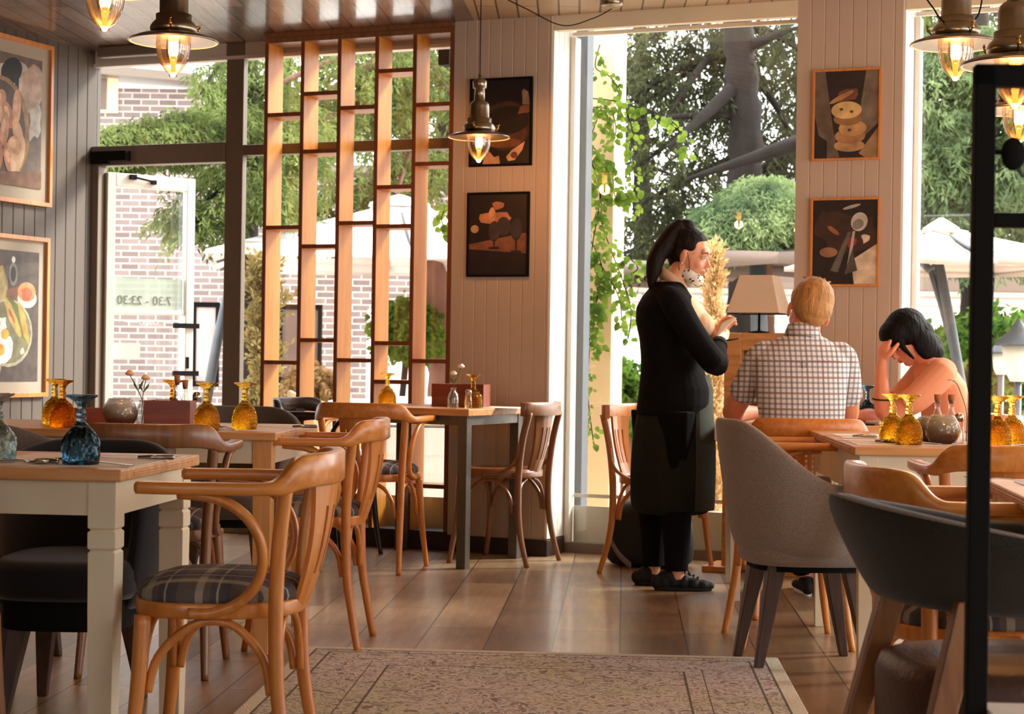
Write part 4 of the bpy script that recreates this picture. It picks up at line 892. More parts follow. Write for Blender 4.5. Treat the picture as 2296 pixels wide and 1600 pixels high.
fs = thing('flower_bottle', 'small vase with a white daisy leaning behind the black post', 'vase', place(2166, 6.25, .76)); b.build('stem', M['green'], fs)
b = MB(); b.lathe([(.001, 0), (.018, 0), (.018, .05), (.009, .065), (.009, .085), (.001, .085)], 16); b.build('vase_glass', M['clear'], fs)
b = MB()
for k in range(9): a = 2*PI*k/9; b.ball((-.05+.011*math.cos(a), .011*math.sin(a), .213), (.007, .007, .003), nu=8, nv=5)
b.build('flower', M['petal_white'], fs)
# phone and card on the table of the two guests
b = MB(); b.box(-.035, -.07, 0, .035, .07, .008); o = b.build('mobile_phone', M['screen'], loc=place(1948, 7.70, .761), rz=R(-20), bevel=.003); tag(o, 'black mobile phone on the table of the two guests', 'phone')
b = MB(); b.box(-.06, -.08, 0, .06, .08, .012); o = b.build('folded_menu', M['paper'], loc=place(1985, 7.85, .761), rz=R(10)); tag(o, 'white folded card on the guests\' table by the phone', 'menu')
# ---------------------------------------------------------------- rug
rg = MB(); rg.box(-.82, -1.35, 0, .82, 1.35, .012); r_ = rg.build('rug', M['rug'], loc=(.035, 4.83, .0), rz=R(-3.2), bevel=.004); tag(r_, 'faded grey beige carved oriental rug on the wooden floor', 'rug')
# ---------------------------------------------------------------- pendant lamps
def make_pendant(label, watt=8):
    """origin at the shade rim"""
    t = thing('pendant_lamp', label, 'lamp')
    b = MB(); b.lathe([(.155, 0), (.152, .004), (.118, .018), (.090, .024), (.066, .027), (.062, .028), (.062, .024), (.088, .020), (.116, .013), (.150, -.001)], 48); b.build('shade', M['nickel'], t)
    b = MB(); b.lathe([(.062, .0225), (.088, .0185), (.116, .0115), (.149, -.0025)], 48, caps=False); b.build('shade_lining', M['enamel'], t)
    pr = [(.062, .026), (.078, .032), (.081, .044), (.074, .060), (.064, .070), (.061, .072), (.061, .092), (.051, .094), (.049, .096), (.049, .150), (.045, .166), (.034, .176), (.026, .180), (.025, .238), (.034, .240), (.034, .276), (.024, .284), (.007, .286), (.007, .308), (.001, .308)]
    b = MB(); b.lathe(pr, 40, f=lambda u_, z_, r_: (.0012*math.sin(u_*2*PI*12) if .095 <= z_ <= .155 else 0)); b.build('lamp_housing', M['nickel'], t)
    b = MB(); b.lathe([(.057, .024), (.059, .0), (.059, -.022), (.055, -.048), (.045, -.076), (.030, -.099), (.015, -.111), (.013, -.121), (.001, -.122)], 36, caps=False); b.build('glass_cover', M['lampglass'], t)
    b = MB(); b.lathe([(.001, .015), (.014, .012), (.017, -.002), (.017, -.040), (.013, -.052), (.001, -.054)], 16); b.build('glowing_bulb', M['filament'], t)
    b = MB(); b.lathe([(.001, -.054), (.010, -.052), (.008, -.080), (.009, -.104), (.001, -.106)], 12); b.build('bulb_stem', M['ember'], t)
    b = MB(); b.lathe([(.020, .02), (.024, 0), (.026, -.03), (.022, -.055), (.012, -.066)], 20, caps=False); b.build('bulb_glass', M['lampglass'], t)
    for k in range(3):
        a = R(15)+k*2*PI/3; b = MB(); c = Vector((math.cos(a), math.sin(a), 0))
        b.tube([c*.078+Vector((0, 0, .03)), c*.092+Vector((0, 0, .045)), c*.098+Vector((0, 0, .062))], .003, 6); b.ball(c*.092+Vector((0, 0, .048)), .0065, nu=8, nv=6); b.tube([c*.088+Vector((-.006, 0, .058)), c*.1+Vector((.004, 0, .066))], .003, 6); b.build('wing_screw', M['brass'], t)
    l = bpy.data.lights.new('lamp_light', 'POINT'); l.energy = watt; l.color = (1, .46, .14); l.shadow_soft_size = .03
    o = bpy.data.objects.new('lamp_light', l); C.objects.link(o); o.parent = t; o.location = (0, 0, -.085)
    return t
def cord(t, pts, r=.0028):
    b = MB(); b.tube(pts, r, 6); b.build('cord', M['black'], t)
L3 = make_pendant('nickel pendant lamp hanging in front of the white pillar pictures', 11)
L3.location = place(1074, 8.72, 2.10)
def lampdup(px, D, py, label, straight=True):
    up = 800-py; dx = px-1148; X = (dx*cr-up*sr)/FPX*D; z = H+(dx*sr+up*cr)/FPX*D
    l = dup(L3, (X, D, z), random.random(), label)
    if straight: cord(l, [(0, 0, .305), (0, 0, CEIL-z)])
    return l
up = 800-308; L3.location = (((1074-1148)*cr-up*sr)/FPX*8.72, 8.72, H+((1074-1148)*sr+up*cr)/FPX*8.72)
La = lampdup(389, 6.15, 93, 'nickel pendant lamp hanging before the entrance, its shade fully in view')
lampdup(236, 5.35, -22, 'pendant lamp at the upper left showing only its amber glass tip')
Lc = lampdup(2143, 6.05, 100, 'nickel pendant lamp left of the black screen at the upper right', False)
lampdup(2277, 5.0, 146, 'nickel pendant lamp above the corner of the black metal screen')
lampdup(2285, 6.4, 248, 'nickel pendant lamp seen through the upper pane of the black screen')
# swagged cord with its rose for the centre lamp
z3 = L3.location.z; hk = Vector((0, .0, CEIL-z3-.012)); rose = Vector((X_at(1372, 8.78, 2.75)-L3.location.x, .06, CEIL-z3))
cord(L3, [(0, 0, .305), (0, 0, hk.z)]); cord(L3, spl([hk, hk+Vector((.02, 0, .012)), hk+Vector((.08, 0, .008)), hk+(rose-hk)*.34+Vector((0, 0, -.055)), hk+(rose-hk)*.62+Vector((0, 0, -.135)), hk+(rose-hk)*.85+Vector((0, 0, -.10)), rose+Vector((0, 0, -.05))], 8))
b = MB(); b.lathe([(.001, -.038), (.045, -.038), (.055, -.032), (.057, 0), (.001, 0)], 28, c=tuple(rose)); b.build('ceiling_rose', M['nickel'], L3)
b = MB(); b.lathe([(.001, -.018), (.006, -.016), (.006, 0), (.001, 0)], 10, c=(hk.x, hk.y, CEIL-z3)); b.build('ceiling_hook', M['black'], L3)
zc = Lc.location.z; cord(Lc, spl([(-.30, .0, CEIL-zc), (-.20, 0, .22), (-.11, 0, .10), (-.055, 0, .065)], 6)); cord(Lc, spl([(.055, 0, .065), (.09, 0, .09), (.14, 0, .19), (.20, 0, CEIL-zc)], 6)); cord(Lc, [(0, 0, .305), (0, 0, CEIL-zc)])
# ---------------------------------------------------------------- black metal screen close to the camera
ms = thing('metal_screen', 'black metal framed screen standing close at the right', 'screen', (X_at(2192, 2.42, .8), 2.42, 0), R(-4))
def fb(x0, z0, x1, z1, nm, y=.014):
    b = MB(); b.box(x0, -y, z0, x1, y, z1); b.build(nm, M['black'], ms, bevel=.002)
fb(-.014, 0, .014, 1.435, 'post'); fb(.55, 0, .578, 1.435, 'post')
fb(-.014, 1.405, .578, 1.435, 'crossbar'); fb(.014, 1.215, .55, 1.235, 'crossbar'); fb(.014, .53, .55, .545, 'crossbar')
b = MB(); b.box(.014, -.06, .552, .55, .03, .566); b.build('shelf_panel', M['ext_white'], ms)
b = MB()
for cx, cz in ((.040, 1.315), (.075, 1.30)): b.ball((cx, .0, cz), (.017, .008, .023))
b.tube([(.0, 0, 1.32), (.04, 0, 1.315), (.1, 0, 1.325)], .004, 6); b.build('scroll_ornament', M['black'], ms)
# ---------------------------------------------------------------- wooden stand with lamp, by the window
st = thing('wooden_stand', 'tall oak framed stand on foot bars carrying the table lamp', 'stand', (X_at(1715, 8.70, .6), 8.70, 0), -YAW)
hw = .195
b = MB(); b.box(-hw, -.06, .03, -hw+.085, .06, 1.165); b.box(hw-.085, -.06, .03, hw, .06, 1.165); b.box(-hw+.085, -.06, 1.08, hw-.085, .06, 1.165); b.box(-hw+.085, -.06, .03, hw-.085, .06, .16); b.build('stand_frame', M['top'], st, bevel=.003)
b = MB(); b.box(-hw+.085, .0, .16, hw-.085, .02, 1.08); b.build('back_panel', M['mid_oak'], st)
for s in (-1, 1):
    b = MB(); b.box(s*.15-.12 if s < 0 else s*.15-.05, -.14, 0, s*.15+.05 if s < 0 else s*.15+.12, .13, .03); b.build('foot_bar', M['oak'], st, bevel=.003)
tl = thing('table_lamp', 'table lamp with square beige shade on the oak stand', 'lamp', (X_at(1702, 8.70, 1.2), 8.70, 1.165), -YAW)
b = MB(); b.lathe([(.001, 0), (.05, 0), (.05, .006), (.008, .012), (.006, .02), (.006, .10), (.014, .102), (.014, .13), (.001, .13)], 20); b.build('lamp_base', M['black'], tl)
b = MB(); hp = [(.128, .095), (.078, .278)]
for i in range(4):
    a0 = PI/4+i*PI/2; a1 = a0+PI/2; q = math.sqrt(2)
    v = [(hp[0][0]*q*math.cos(a0), hp[0][0]*q*math.sin(a0), hp[0][1]), (hp[0][0]*q*math.cos(a1), hp[0][0]*q*math.sin(a1), hp[0][1]), (hp[1][0]*q*math.cos(a1), hp[1][0]*q*math.sin(a1), hp[1][1]), (hp[1][0]*q*math.cos(a0), hp[1][0]*q*math.sin(a0), hp[1][1])]
    b.add(v, [[0, 1, 2, 3]])
sh = b.build('lamp_shade', M['lampcloth'], tl); sm = sh.modifiers.new('thick', 'SOLIDIFY'); sm.thickness = .002
b = MB(); rr = .1285
b.box(-rr, -rr, .092, rr, -rr+.003, .097); b.box(-rr, rr-.003, .092, rr, rr, .097); b.box(-rr, -rr, .092, -rr+.003, rr, .097); b.box(rr-.003, -rr, .092, rr, rr, .097); b.build('shade_trim', M['black'], tl)
# backpack under the chair behind the waitress
bk = thing('backpack', 'black backpack with grey strap on the floor behind the waitress', 'bag', (X_at(1455, 8.98, .1), 8.90, 0), R(-20))
b = MB(); b.rings([[(x*k*1.1, y*k*.7, z) for x, y in outline(.2, -.2, .2, .2, 24, 3)] for k, z in ((.82, 0), (.98, .02), (1, .10), (.97, .20), (.85, .28), (.6, .325), (.1, .335))]); b.build('bag_body', M['bag'], bk, subd=1)
b = MB(); bar_path(spl([(-.14, -.12, .26), (-.17, -.16, .18), (-.12, -.175, .08), (-.05, -.16, .01)], 6), [.004]*19, [.018]*19, b); b.tube(spl([(-.05, -.10, .31), (0, -.11, .345), (.05, -.10, .31)], 5), .008, 8); b.build('strap', M['bag_strap'], bk)
# ================================================================ outside
gr = MB(); 
gp = [W(-22, .36), W(26, .36), W(26, 46), W(-22, 46)]
gr.prism([tuple(p[:2]) for p in gp], -.12, -.04); o = gr.build('ground', M['pave']); o['kind'] = 'structure'
def AT(px, py, D):
    dx, up = px-1148, 800-py; return Vector(((dx*cr-up*sr)/FPX*D, D, H+(dx*sr+up*cr)/FPX*D))
# cream render column with blue grey jamb outside the second window
col = MB(); c0 = AT(1350, 800, 10.4); col.box(-.09, -.10, -.04, .09, .10, 3.3); col.box(-.104, -.104, .75, .104, .104, .757); col.box(-.104, -.104, 1.62, .104, .104, 1.627)
o = col.build('column', M['ext_cream'], loc=(c0.x, c0.y, 0), rz=-YAW, bevel=.004); tag(o, 'square cream rendered column outside the window, wrapped by a climbing vine', 'column')
b = MB(); b.box(-.035, -.05, -.04, .035, .05, 3.3); c1 = AT(1301, 800, 9.9); o = b.build('awning_post', M['ext_blue'], loc=(c1.x, c1.y, 0), rz=-YAW, bevel=.004); tag(o, 'flat blue grey post directly behind the window jamb', 'post')
b = MB(); b.box(-.035, -.05, -.06, .035, .05, .06); b.box(-.008, -.05, .06, .008, .05, .16); q = AT(1003, 124, 9.95); o = b.build('speaker', M['black'], loc=q, rz=-YAW, bevel=.006); tag(o, 'small black loudspeaker hanging outside at the top right of the shelf screen', 'speaker')
# ---- neighbouring brick house
BY = 24.0
def bx(px): return X_at(px, BY)
bz = lambda py: H+(795-py)/FPX*BY
hs = thing('brick_house', 'grey brick house with white mortar beyond the white parasol', 'house', (0, BY, 0))
b = MB(); x0, x1 = -9.5, bx(1025)
wins = [(bx(425), bx(492), bz(872), bz(682)), (bx(618), bx(722), bz(862), bz(684)), (bx(820), bx(990), -.04, bz(690))]
# wall pieces around the openings
xs = [x0]+[v for w_ in wins for v in w_[:2]]+[x1]
for i in range(0, len(xs), 2): b.box(xs[i], 0, -.04, xs[i+1], .25, 3.45)
for (a, c, z0, z1) in wins:
    if z0 > 0: b.box(a, 0, -.04, c, .25, z0)
    b.box(a, 0, z1, c, .25, 3.45)
b.box(x0, 0, 3.45, bx(440), .25, bz(205)); b.build('wall', M['brick'], hs)
b = MB(); b.box(x0, .26, -.04, x1, 3, 3.4); b.build('inner_wall', M['pave'], hs)
b = MB(); zt = bz(195)
b.add([(x0, -.35, zt+.35), (bx(445), -.35, zt-.02), (bx(445), .4, zt-.02), (x0, .4, zt+.35), (x0, -.35, zt+.52), (bx(445), -.35, zt+.09), (bx(445), .4, zt+.09), (x0, .4, zt+.52)], [(0, 1, 2, 3), (4, 5, 6, 7), (0, 1, 5, 4), (1, 2, 6, 5), (2, 3, 7, 6), (3, 0, 4, 7)])
b.box(bx(445), -.3, 3.45, x1, .3, 3.55); b.build('eaves', M['frame_brown'], hs)
M['brick_dark'] = mat('dark_window', S(96, 78, 70), .2, var=.4, scale=1.5)
for k, (a, c, z0, z1) in enumerate(wins):
    b = MB(); f = .07
    b.box(a, .06, z0, a+f, .14, z1); b.box(c-f, .06, z0, c, .14, z1); b.box(a+f, .06, z1-f, c-f, .14, z1); b.box(a+f, .06, z0, c-f, .14, z0+f)
    fo = b.build('window_frame', M['black'] if k < 2 else M['ext_white'], hs)
    b = MB(); b.box(a+f, .09, z0+f, c-f, .11, z1-f); b.build('window_pane', M['brick_dark'] if k == 1 else (M['ext_white'] if k == 2 else mat('pale_pane', S(170, 150, 146), .3, var=.3, scale=2)), fo)
b = MB(); a, c = bx(214), bx(257); b.box(a, -.03, bz(262), c, .0, bz(172)); fo = b.build('window_frame', M['ext_cream'], hs)
b = MB(); b.box(a, -.05, bz(255), bx(232), -.03, bz(185)); b.build('window_pane', M['brick_dark'], fo)
# low white boarded house at the right
ws = thing('boarded_house', 'low white boarded house beyond the second window', 'house', (0, 25.5, 0))
SX = lambda px: X_at(px, 25.5)
SZ = lambda py: H+(806-py)/FPX*25.5
b = MB(); b.box(SX(1340), 0, -.04, SX(2400), .3, SZ(645)); b.build('wall', M['siding'], ws)
b = MB(); b.box(SX(1330), -.5, SZ(645), SX(2410), .5, SZ(610)); b.build('roof_edge', M['canvas_grey'], ws)
b = MB(); b.box(SX(1395), -.04, SZ(830), SX(1425), 0, SZ(740)); b.box(SX(1840), -.04, SZ(860), SX(1900), 0, SZ(730)); b.build('window', mat('pale_blue_pane', S(190, 214, 210), .3), ws)
# ---- trees
CLUMP = 14
def leaf_cloud(mb, blobs, size=(.10, .03), droop=.3, rnd=random):
    """blobs: (centre, radii, count); each leaf is a bent two-triangle spray"""
    cnt_c = CLUMP
    for c, r, cnt in blobs:
        for _k in range(max(1, cnt//cnt_c)):
            u = rnd.random()*2*PI; v = math.acos(2*rnd.random()-1); q = rnd.random()**.45
            cc = Vector((c[0]+r[0]*q*math.sin(v)*math.cos(u), c[1]+r[1]*q*math.sin(v)*math.sin(u), c[2]+r[2]*q*math.cos(v)))
            ax = Vector((cc.x-c[0]+rnd.uniform(-.2, .2), cc.y-c[1]+rnd.uniform(-.2, .2), -.15-droop*.5)).normalized(); cl = size[0]*rnd.uniform(1.6, 3.2)
            for _ in range(cnt_c):
                t_ = rnd.random(); p = cc+ax*cl*t_+Vector((rnd.gauss(0, 1), rnd.gauss(0, 1), rnd.gauss(0, .7)))*size[0]*.22
                d = (ax*.7+Vector((rnd.uniform(-1, 1), rnd.uniform(-1, 1), rnd.uniform(-1, .7)-droop*.6))).normalized()
                s_ = d.cross(Vector((rnd.uniform(-1, 1), rnd.uniform(-1, 1), rnd.uniform(-1, 1)))).normalized()
                L = size[0]*rnd.uniform(.6, 1.3); w_ = size[1]*rnd.uniform(.6, 1.4)
                o = len(mb.v); mb.v += [tuple(p), tuple(p+d*L*.5+s_*w_), tuple(p+d*L), tuple(p+d*L*.5-s_*w_)]
                mb.f.append([o, o+1, o+2, o+3]); mb.m.append(0); mb.sm.append(False)
NEEDLES = 1.3
def bough(a, b_, sag, w_, n, cnt, thick=.06):
    """drooping cedar bough from a to b: a list of flattened blobs"""
    out = []; a, b_ = Vector(a), Vector(b_); cnt = int(cnt*NEEDLES)
    for i in range(n):
        t = (i+.5)/n; p = a.lerp(b_, t); p.z += -sag*t*t+sag*.15*math.sin(t*9+a.x*3)
        k = w_*(.55+.6*math.sin(PI*min(1, t*.9+.1)))
        out.append((p, (k, k, thick+.10*k), cnt)); out.append((p+Vector((random.uniform(-k, k)*.7, random.uniform(-k, k)*.6, -k*.35)), (k*.45, k*.45, k*.4), int(cnt*.5)))
    return out
def tree(name, label, base, trunk, radii, boughs, leafm, barkm, size, cat='tree', seed=1):
    random.seed(seed); t = thing(name, label, cat, base)
    B = Vector(base); b = MB(); pp = spl([Vector(p)-B for p in trunk], 6); rs = []
    for i in range(len(pp)):
        k = i/(len(pp)-1)*(len(radii)-1); j = min(int(k), len(radii)-2); rs.append((radii[j]+(radii[j+1]-radii[j])*(k-j))*(1+.12*math.sin(i*2.3)))
    b.tube(pp, rs, 14); b.build('trunk', barkm, t)
    br = MB(); lf = MB()
    for (a, c, sag, w_, n, cnt, rad) in boughs:
        a_, c_ = Vector(a)-B, Vector(c)-B
        if rad: br.tube([a_.lerp(c_, k/5)+Vector((0, 0, -sag*(k/5)**2)) for k in range(6)], [rad*(1-.16*k) for k in range(6)], 7)
        leaf_cloud(lf, bough(a_, c_, sag, w_, n, cnt), size)
    if br.v: br.build('boughs', barkm, t)
    lf.build('foliage', leafm, t); return t
def A3(px, py, D): return tuple(AT(px, py, D))
# leaning red trunk behind the parasol
NEEDLES = .55
tr1 = tree('cedar_tree', 'cedar with leaning reddish trunk behind the shelf screen', (AT(1010, 860, 17).x, 17, -.04),
  [A3(1012, 990, 17), A3(995, 800, 17), A3(965, 620, 17), A3(938, 450, 17), A3(925, 300, 17), A3(905, 180, 17), A3(890, 20, 17), A3(880, -160, 17)], [.22, .17, .16, .14, .14, .13, .12, .1],
  [(A3(910, 230, 17), A3(780, 215, 16.5), .1, .45, 6, 520, .07), (A3(925, 340, 17), A3(1040, 300, 17), .3, .5, 5, 500, .04), (A3(890, 120, 17), A3(640, 200, 15.5), .4, .6, 9, 620, .07),
   (A3(900, 170, 17), A3(560, 330, 15), .3, .65, 9, 640, .06), (A3(890, 60, 17), A3(1030, 170, 16.5), .3, .6, 6, 520, .05), (A3(930, 380, 17), A3(700, 430, 16.4), .2, .5, 7, 560, .04),
   (A3(900, 100, 17), A3(470, 150, 15), .5, .55, 10, 360, .05), (A3(925, 330, 17), A3(880, 420, 16), .3, .45, 4, 420, .03)], M['cedar'], M['bark'], (.085, .010), seed=3)
NEEDLES = 1.1
# bright green bough reaching in front of the house at the left, from a tree beside it
tr2 = tree('cedar_tree', 'cedar whose bright drooping boughs hang before the brick house', (AT(560, 950, 15).x, 15, -.04),
  [A3(556, 1080, 15), A3(552, 800, 15), A3(545, 500, 15), A3(550, 250, 15), A3(556, -50, 15)], [.16, .14, .12, .1, .08],
  [(A3(540, 232, 14.4), A3(205, 300, 13), .02, .17, 12, 900, .03), (A3(540, 250, 14.4), A3(380, 262, 13.4), .12, .22, 7, 1000, .03), (A3(540, 290, 14.6), A3(240, 318, 13.6), .03, .16, 10, 800, .02),
   (A3(560, 400, 15), A3(400, 420, 14), .35, .38, 6, 600, .03), (A3(560, 370, 15), A3(640, 410, 14), .2, .25, 5, 400, .03), (A3(556, 90, 15), A3(450, 140, 14), .25, .2, 5, 260, .03), (A3(556, 180, 15), A3(680, 260, 14.5), .3, .4, 6, 420, .03), (A3(556, 260, 15), A3(590, 380, 14.2), .3, .45, 5, 520, .02)],
  M['cedar'], M['bark_dark'], (.070, .008), seed=5)
# big dark cedar behind the waitress
NEEDLES = .36
tr3 = tree('cedar_tree', 'big dark cedar with thick trunk behind the standing waitress', (AT(1672, 960, 19.4).x, 19.4, -.04),
  [A3(1668, 950, 19.4), A3(1672, 700, 19.4), A3(1668, 480, 19.4), A3(1672, 300, 19.4), A3(1660, 130, 19.4), A3(1650, -40, 19.4), A3(1650, -200, 19.4)], [.2, .2, .19, .18, .17, .16, .13],
  [(A3(1800, 318, 18.6), A3(1540, 402, 18.6), .0, .02, 2, 20, .10), (A3(1655, 190, 19.4), A3(1500, 330, 18.8), .0, .05, 3, 60, .10), (A3(1660, 110, 19.4), A3(1790, 60, 19), .0, .05, 3, 60, .08), (A3(1650, 260, 19.4), A3(1430, 250, 19), .1, .05, 3, 60, .06), (A3(1650, 230, 21), A3(1450, 320, 20), .2, .55, 7, 420, .09), (A3(1650, 130, 21), A3(1420, 120, 20), .5, .7, 8, 520, .08), (A3(1650, 60, 21), A3(1500, 200, 19.5), .3, .6, 7, 420, .08),
   (A3(1680, 160, 21), A3(1800, 260, 20), .5, .7, 6, 560, .07), (A3(1680, 60, 21), A3(1860, 90, 20), .4, .7, 7, 620, .07), (A3(1660, 350, 21), A3(1420, 430, 20), .2, .6, 8, 560, .06),
   (A3(1690, 400, 21), A3(1850, 300, 19), .0, .5, 6, 260, .1), (A3(1660, 440, 21), A3(1400, 520, 20), .3, .6, 8, 600, .04), (A3(1680, 300, 21), A3(1790, 420, 20.5), .3, .55, 6, 460, .05), (A3(1650, 20, 21), A3(1390, 60, 20), .3, .7, 8, 560, .06), (A3(1650, 100, 21), A3(1390, 220, 20), .3, .6, 7, 460, .06)],
  M['cedar_dark'], M['bark_dark'], (.11, .013), seed=8)
NEEDLES = 1.0
# light green mound of boughs over the grey parasol
tr4 = tree('cedar_tree', 'pale green cedar boughs spreading in a tent shape above the grey parasol', (AT(1725, 960, 15.5).x, 15.5, -.04),
  [A3(1725, 1060, 15.5), A3(1722, 800, 15.5), A3(1716, 600, 15.5), A3(1712, 440, 15.5)], [.08, .07, .06, .03],
  [(A3(1712, 400, 15.3), A3(1500, 560, 14.8), .0, .20, 8, 1200, .02), (A3(1712, 400, 15.3), A3(1590, 530, 14.4), .0, .26, 7, 1200, .02), (A3(1712, 400, 15.3), A3(1690, 520, 14.4), .0, .28, 6, 1200, .02), (A3(1712, 400, 15.3), A3(1790, 500, 14.6), .0, .26, 6, 1200, .02), (A3(1712, 400, 15.3), A3(1900, 560, 14.9), .0, .2, 8, 1000, .02)],
  M['cedar_blue'], M['bark'], (.070, .008), seed=11)
# greenery in the third window
NEEDLES = .7
tr5 = tree('cedar_tree', 'dark cedar filling the right hand window above the parasol', (AT(2190, 960, 18).x, 18, -.04),
  [A3(2192, 1030, 18), A3(2190, 600, 18), A3(2195, 300, 18), A3(2190, -100, 18)], [.2, .17, .14, .1],
  [(A3(2190, 80+k*62, 18), A3(2190+s*random.uniform(100, 200), 110+k*62, 17+random.random()), .3, .6, 6, 560, .03) for k in range(7) for s in (-1, 1)], M['cedar_blue'], M['bark_dark'], (.10, .012), seed=13)
# tall trees further away, closing the view
NEEDLES = .75
for i, (px, D, top_, lab) in enumerate([(640, 30, -40, 'far evergreen behind the brick house, left one'), (1000, 30, -60, 'far evergreen directly behind the leaning red trunk'), (1440, 33, 60, 'far evergreen left of the big dark cedar'), (1800, 33, 40, 'far evergreen right of the big dark cedar trunk'), (2080, 31, -40, 'far evergreen behind the right hand window, left one'), (2290, 30, -60, 'far evergreen behind the right hand window, right one')]):
    random.seed(20+i); bs = []
    for k in range(9):
        y = top_+k*62; wd = 50+k*9
        for s in (-1, 1): bs.append((A3(px, y, D), A3(px+s*(wd+random.uniform(0, 40)), y+25, D-random.random()), .3, .6, 3, 70, .05))
    tree('evergreen_tree', lab, (AT(px, 950, D).x, D, -.04), [A3(px, 930, D), A3(px+3, 600, D), A3(px-3, 300, D), A3(px, top_-60, D)], [.25, .2, .15, .06], bs, M['cedar_dark'] if i % 2 else M['cedar'], M['bark_dark'], (.2, .026), seed=30+i)
# round clipped tree beside the house, golden conifer, shrub
random.seed(40); t = thing('clipped_tree', 'small round clipped dark green tree on a thin stem by the brick house', 'tree', (AT(905, 900, 16.5).x, 16.5, -.04))
b = MB(); b.tube([(-.05, 0, 0), (-.03, 0, .5), (.03, 0, 1.2)], .03, 8); b.build('trunk', M['bark_dark'], t)
b = MB(); cz = AT(900, 718, 16.5).z+.04; leaf_cloud(b, [((.0, 0, cz), (.27, .27, .27), 6500), ((.12, 0, cz-.12), (.18, .2, .18), 2200)], (.06, .018)); b.build('foliage', M['leaf_dark'], t)
t = thing('golden_conifer', 'slim golden conifer between the waitress and the lamp', 'shrub', (AT(1598, 900, 12.7).x, 12.7, -.04)); b = MB(); b.tube([(0, 0, 0), (0, 0, 1.75)], [.03, .01], 6); b.build('stem', M['bark'], t)
b = MB()
for k in range(23): z = .0+k*.080; leaf_cloud(b, [((.015*math.sin(k*1.3), 0, z), (.105*(1-k/23)+.012, .10*(1-k/24)+.012, .08), 520)], (.045, .006), -.9)
b.build('foliage', M['gold'], t)
t = thing('golden_conifer', 'ragged brown green climbing conifer left of the shelf screen', 'shrub', (AT(585, 900, 13).x, 13, -.04)); b = MB(); b.tube([(0, 0, 0), (0, 0, 1.6)], [.04, .02], 6); b.build('stem', M['bark'], t)
b = MB()
for k in range(20): z = .0+k*.088; leaf_cloud(b, [((.03*math.sin(k*1.3), 0, z), (.075, .08, .08), 300)], (.06, .012), -.6)
b.build('foliage', leafy('olive_brown', S(110, 96, 58), S(160, 142, 92), .3, 6), t)
for (px, py, D, r, lab) in [(1412, 860, 12.0, .20, 'round green leafy shrub beside the cream column'), (1395, 905, 12.2, .17, 'low leafy shrub at the foot of the column'), (560, 905, 18, .22, 'low brown shrub under the entrance glazing'), (700, 850, 19, .25, 'brown green shrub in front of the brick house'), (2240, 790, 15, .5, 'broad leafy bush outside the right window, left part'), (2090, 830, 16, .5, 'leafy bush behind the umbrella pole at the right'), (1990, 900, 17, .5, 'leafy bush beyond the dark haired woman')]:
    c = AT(px, py, D); t = thing('leafy_shrub', lab, 'shrub', (c.x, c.y, -.04)); b = MB(); b.tube([(0, 0, 0), (0, 0, max(.1, c.z))], .02, 6); b.build('stem', M['bark'], t)
    b = MB(); leaf_cloud(b, [((0, 0, max(r*.8, c.z)+.04), (r, r, r*.95), int(3000*(r/.3)**1.5))], (.075, .028)); b.build('foliage', M['leaf_dark'] if 'brown' not in lab else leafy('bronze_leaf', S(120, 92, 60), S(160, 130, 90), .3, 6), t)
# climbing vine on the column
random.seed(50); t = thing('climbing_vine', 'climbing vine with bright green leaves winding round the cream column', 'vine', (c0.x, c0.y-.10, -.04))
sb = MB(); lb = MB(); base = Vector((c0.x, c0.y-.10, -.04))
def vine(path, every=.033, ls=.042):
    pts = [AT(*p)-base for p in path]; pp = spl(pts, 10); sb.tube(pp, .0035, 5); acc = 0
    for i in range(1, len(pp)):
        acc += (pp[i]-pp[i-1]).length
        while acc > every:
            acc -= every
            for _ in range(3):
                s_ = Vector((random.uniform(-1, 1), random.uniform(-1, .3), random.uniform(-1, .4))).normalized(); p = pp[i]+s_*random.uniform(.01, .045)
                L = ls*random.uniform(.6, 1.3); d = Vector((s_.x*.6, s_.y*.5, -.5+random.uniform(-.6, .4))).normalized(); nn = d.cross(Vector((random.uniform(-.4, .4), 1, random.uniform(-.4, .4)))).normalized()
                o_ = d.cross(nn)*L*.12
                lb.add([p, p+d*L*.3+nn*L*.36, p+d*L*.7+nn*L*.26, p+d*L, p+d*L*.7-nn*L*.26, p+d*L*.3-nn*L*.36, p+d*L*.5+o_], [(0, 1, 6), (1, 2, 6), (2, 3, 6), (3, 4, 6), (4, 5, 6), (5, 0, 6)], 0, True)
D0 = 10.22
vine([(1332, 1000, D0), (1318, 880, D0), (1322, 760, D0), (1316, 640, D0), (1330, 540, D0), (1345, 430, D0), (1322, 330, D0), (1350, 240, D0)])
vine([(1345, 100, D0), (1335, 150, D0), (1365, 170, D0), (1390, 200, D0)], .03)
vine([(1320, 220, D0), (1370, 225, D0), (1410, 235, D0), (1450, 245, D0), (1490, 262, D0), (1520, 285, D0), (1540, 320, D0), (1534, 355, D0)], .045, .05)
vine([(1400, 235, D0), (1420, 300, D0), (1415, 340, D0), (1425, 390, D0), (1420, 470, D0)], .03)
vine([(1330, 330, D0), (1370, 380, D0), (1380, 440, D0), (1410, 430, D0)], .02, .055); vine([(1320, 350, D0), (1345, 420, D0), (1350, 500, D0), (1370, 560, D0), (1400, 640, D0), (1415, 700, D0), (1408, 760, D0)], .03)
vine([(1325, 540, D0), (1350, 600, D0), (1340, 660, D0), (1330, 740, D0), (1335, 780, D0)], .025, .055); vine([(1390, 560, D0), (1430, 600, D0), (1400, 620, D0)], .03); vine([(1330, 240, D0), (1370, 250, D0), (1380, 300, D0), (1350, 330, D0)], .02)
vine([(1345, 590, D0), (1385, 660, D0), (1395, 720, D0)], .03)
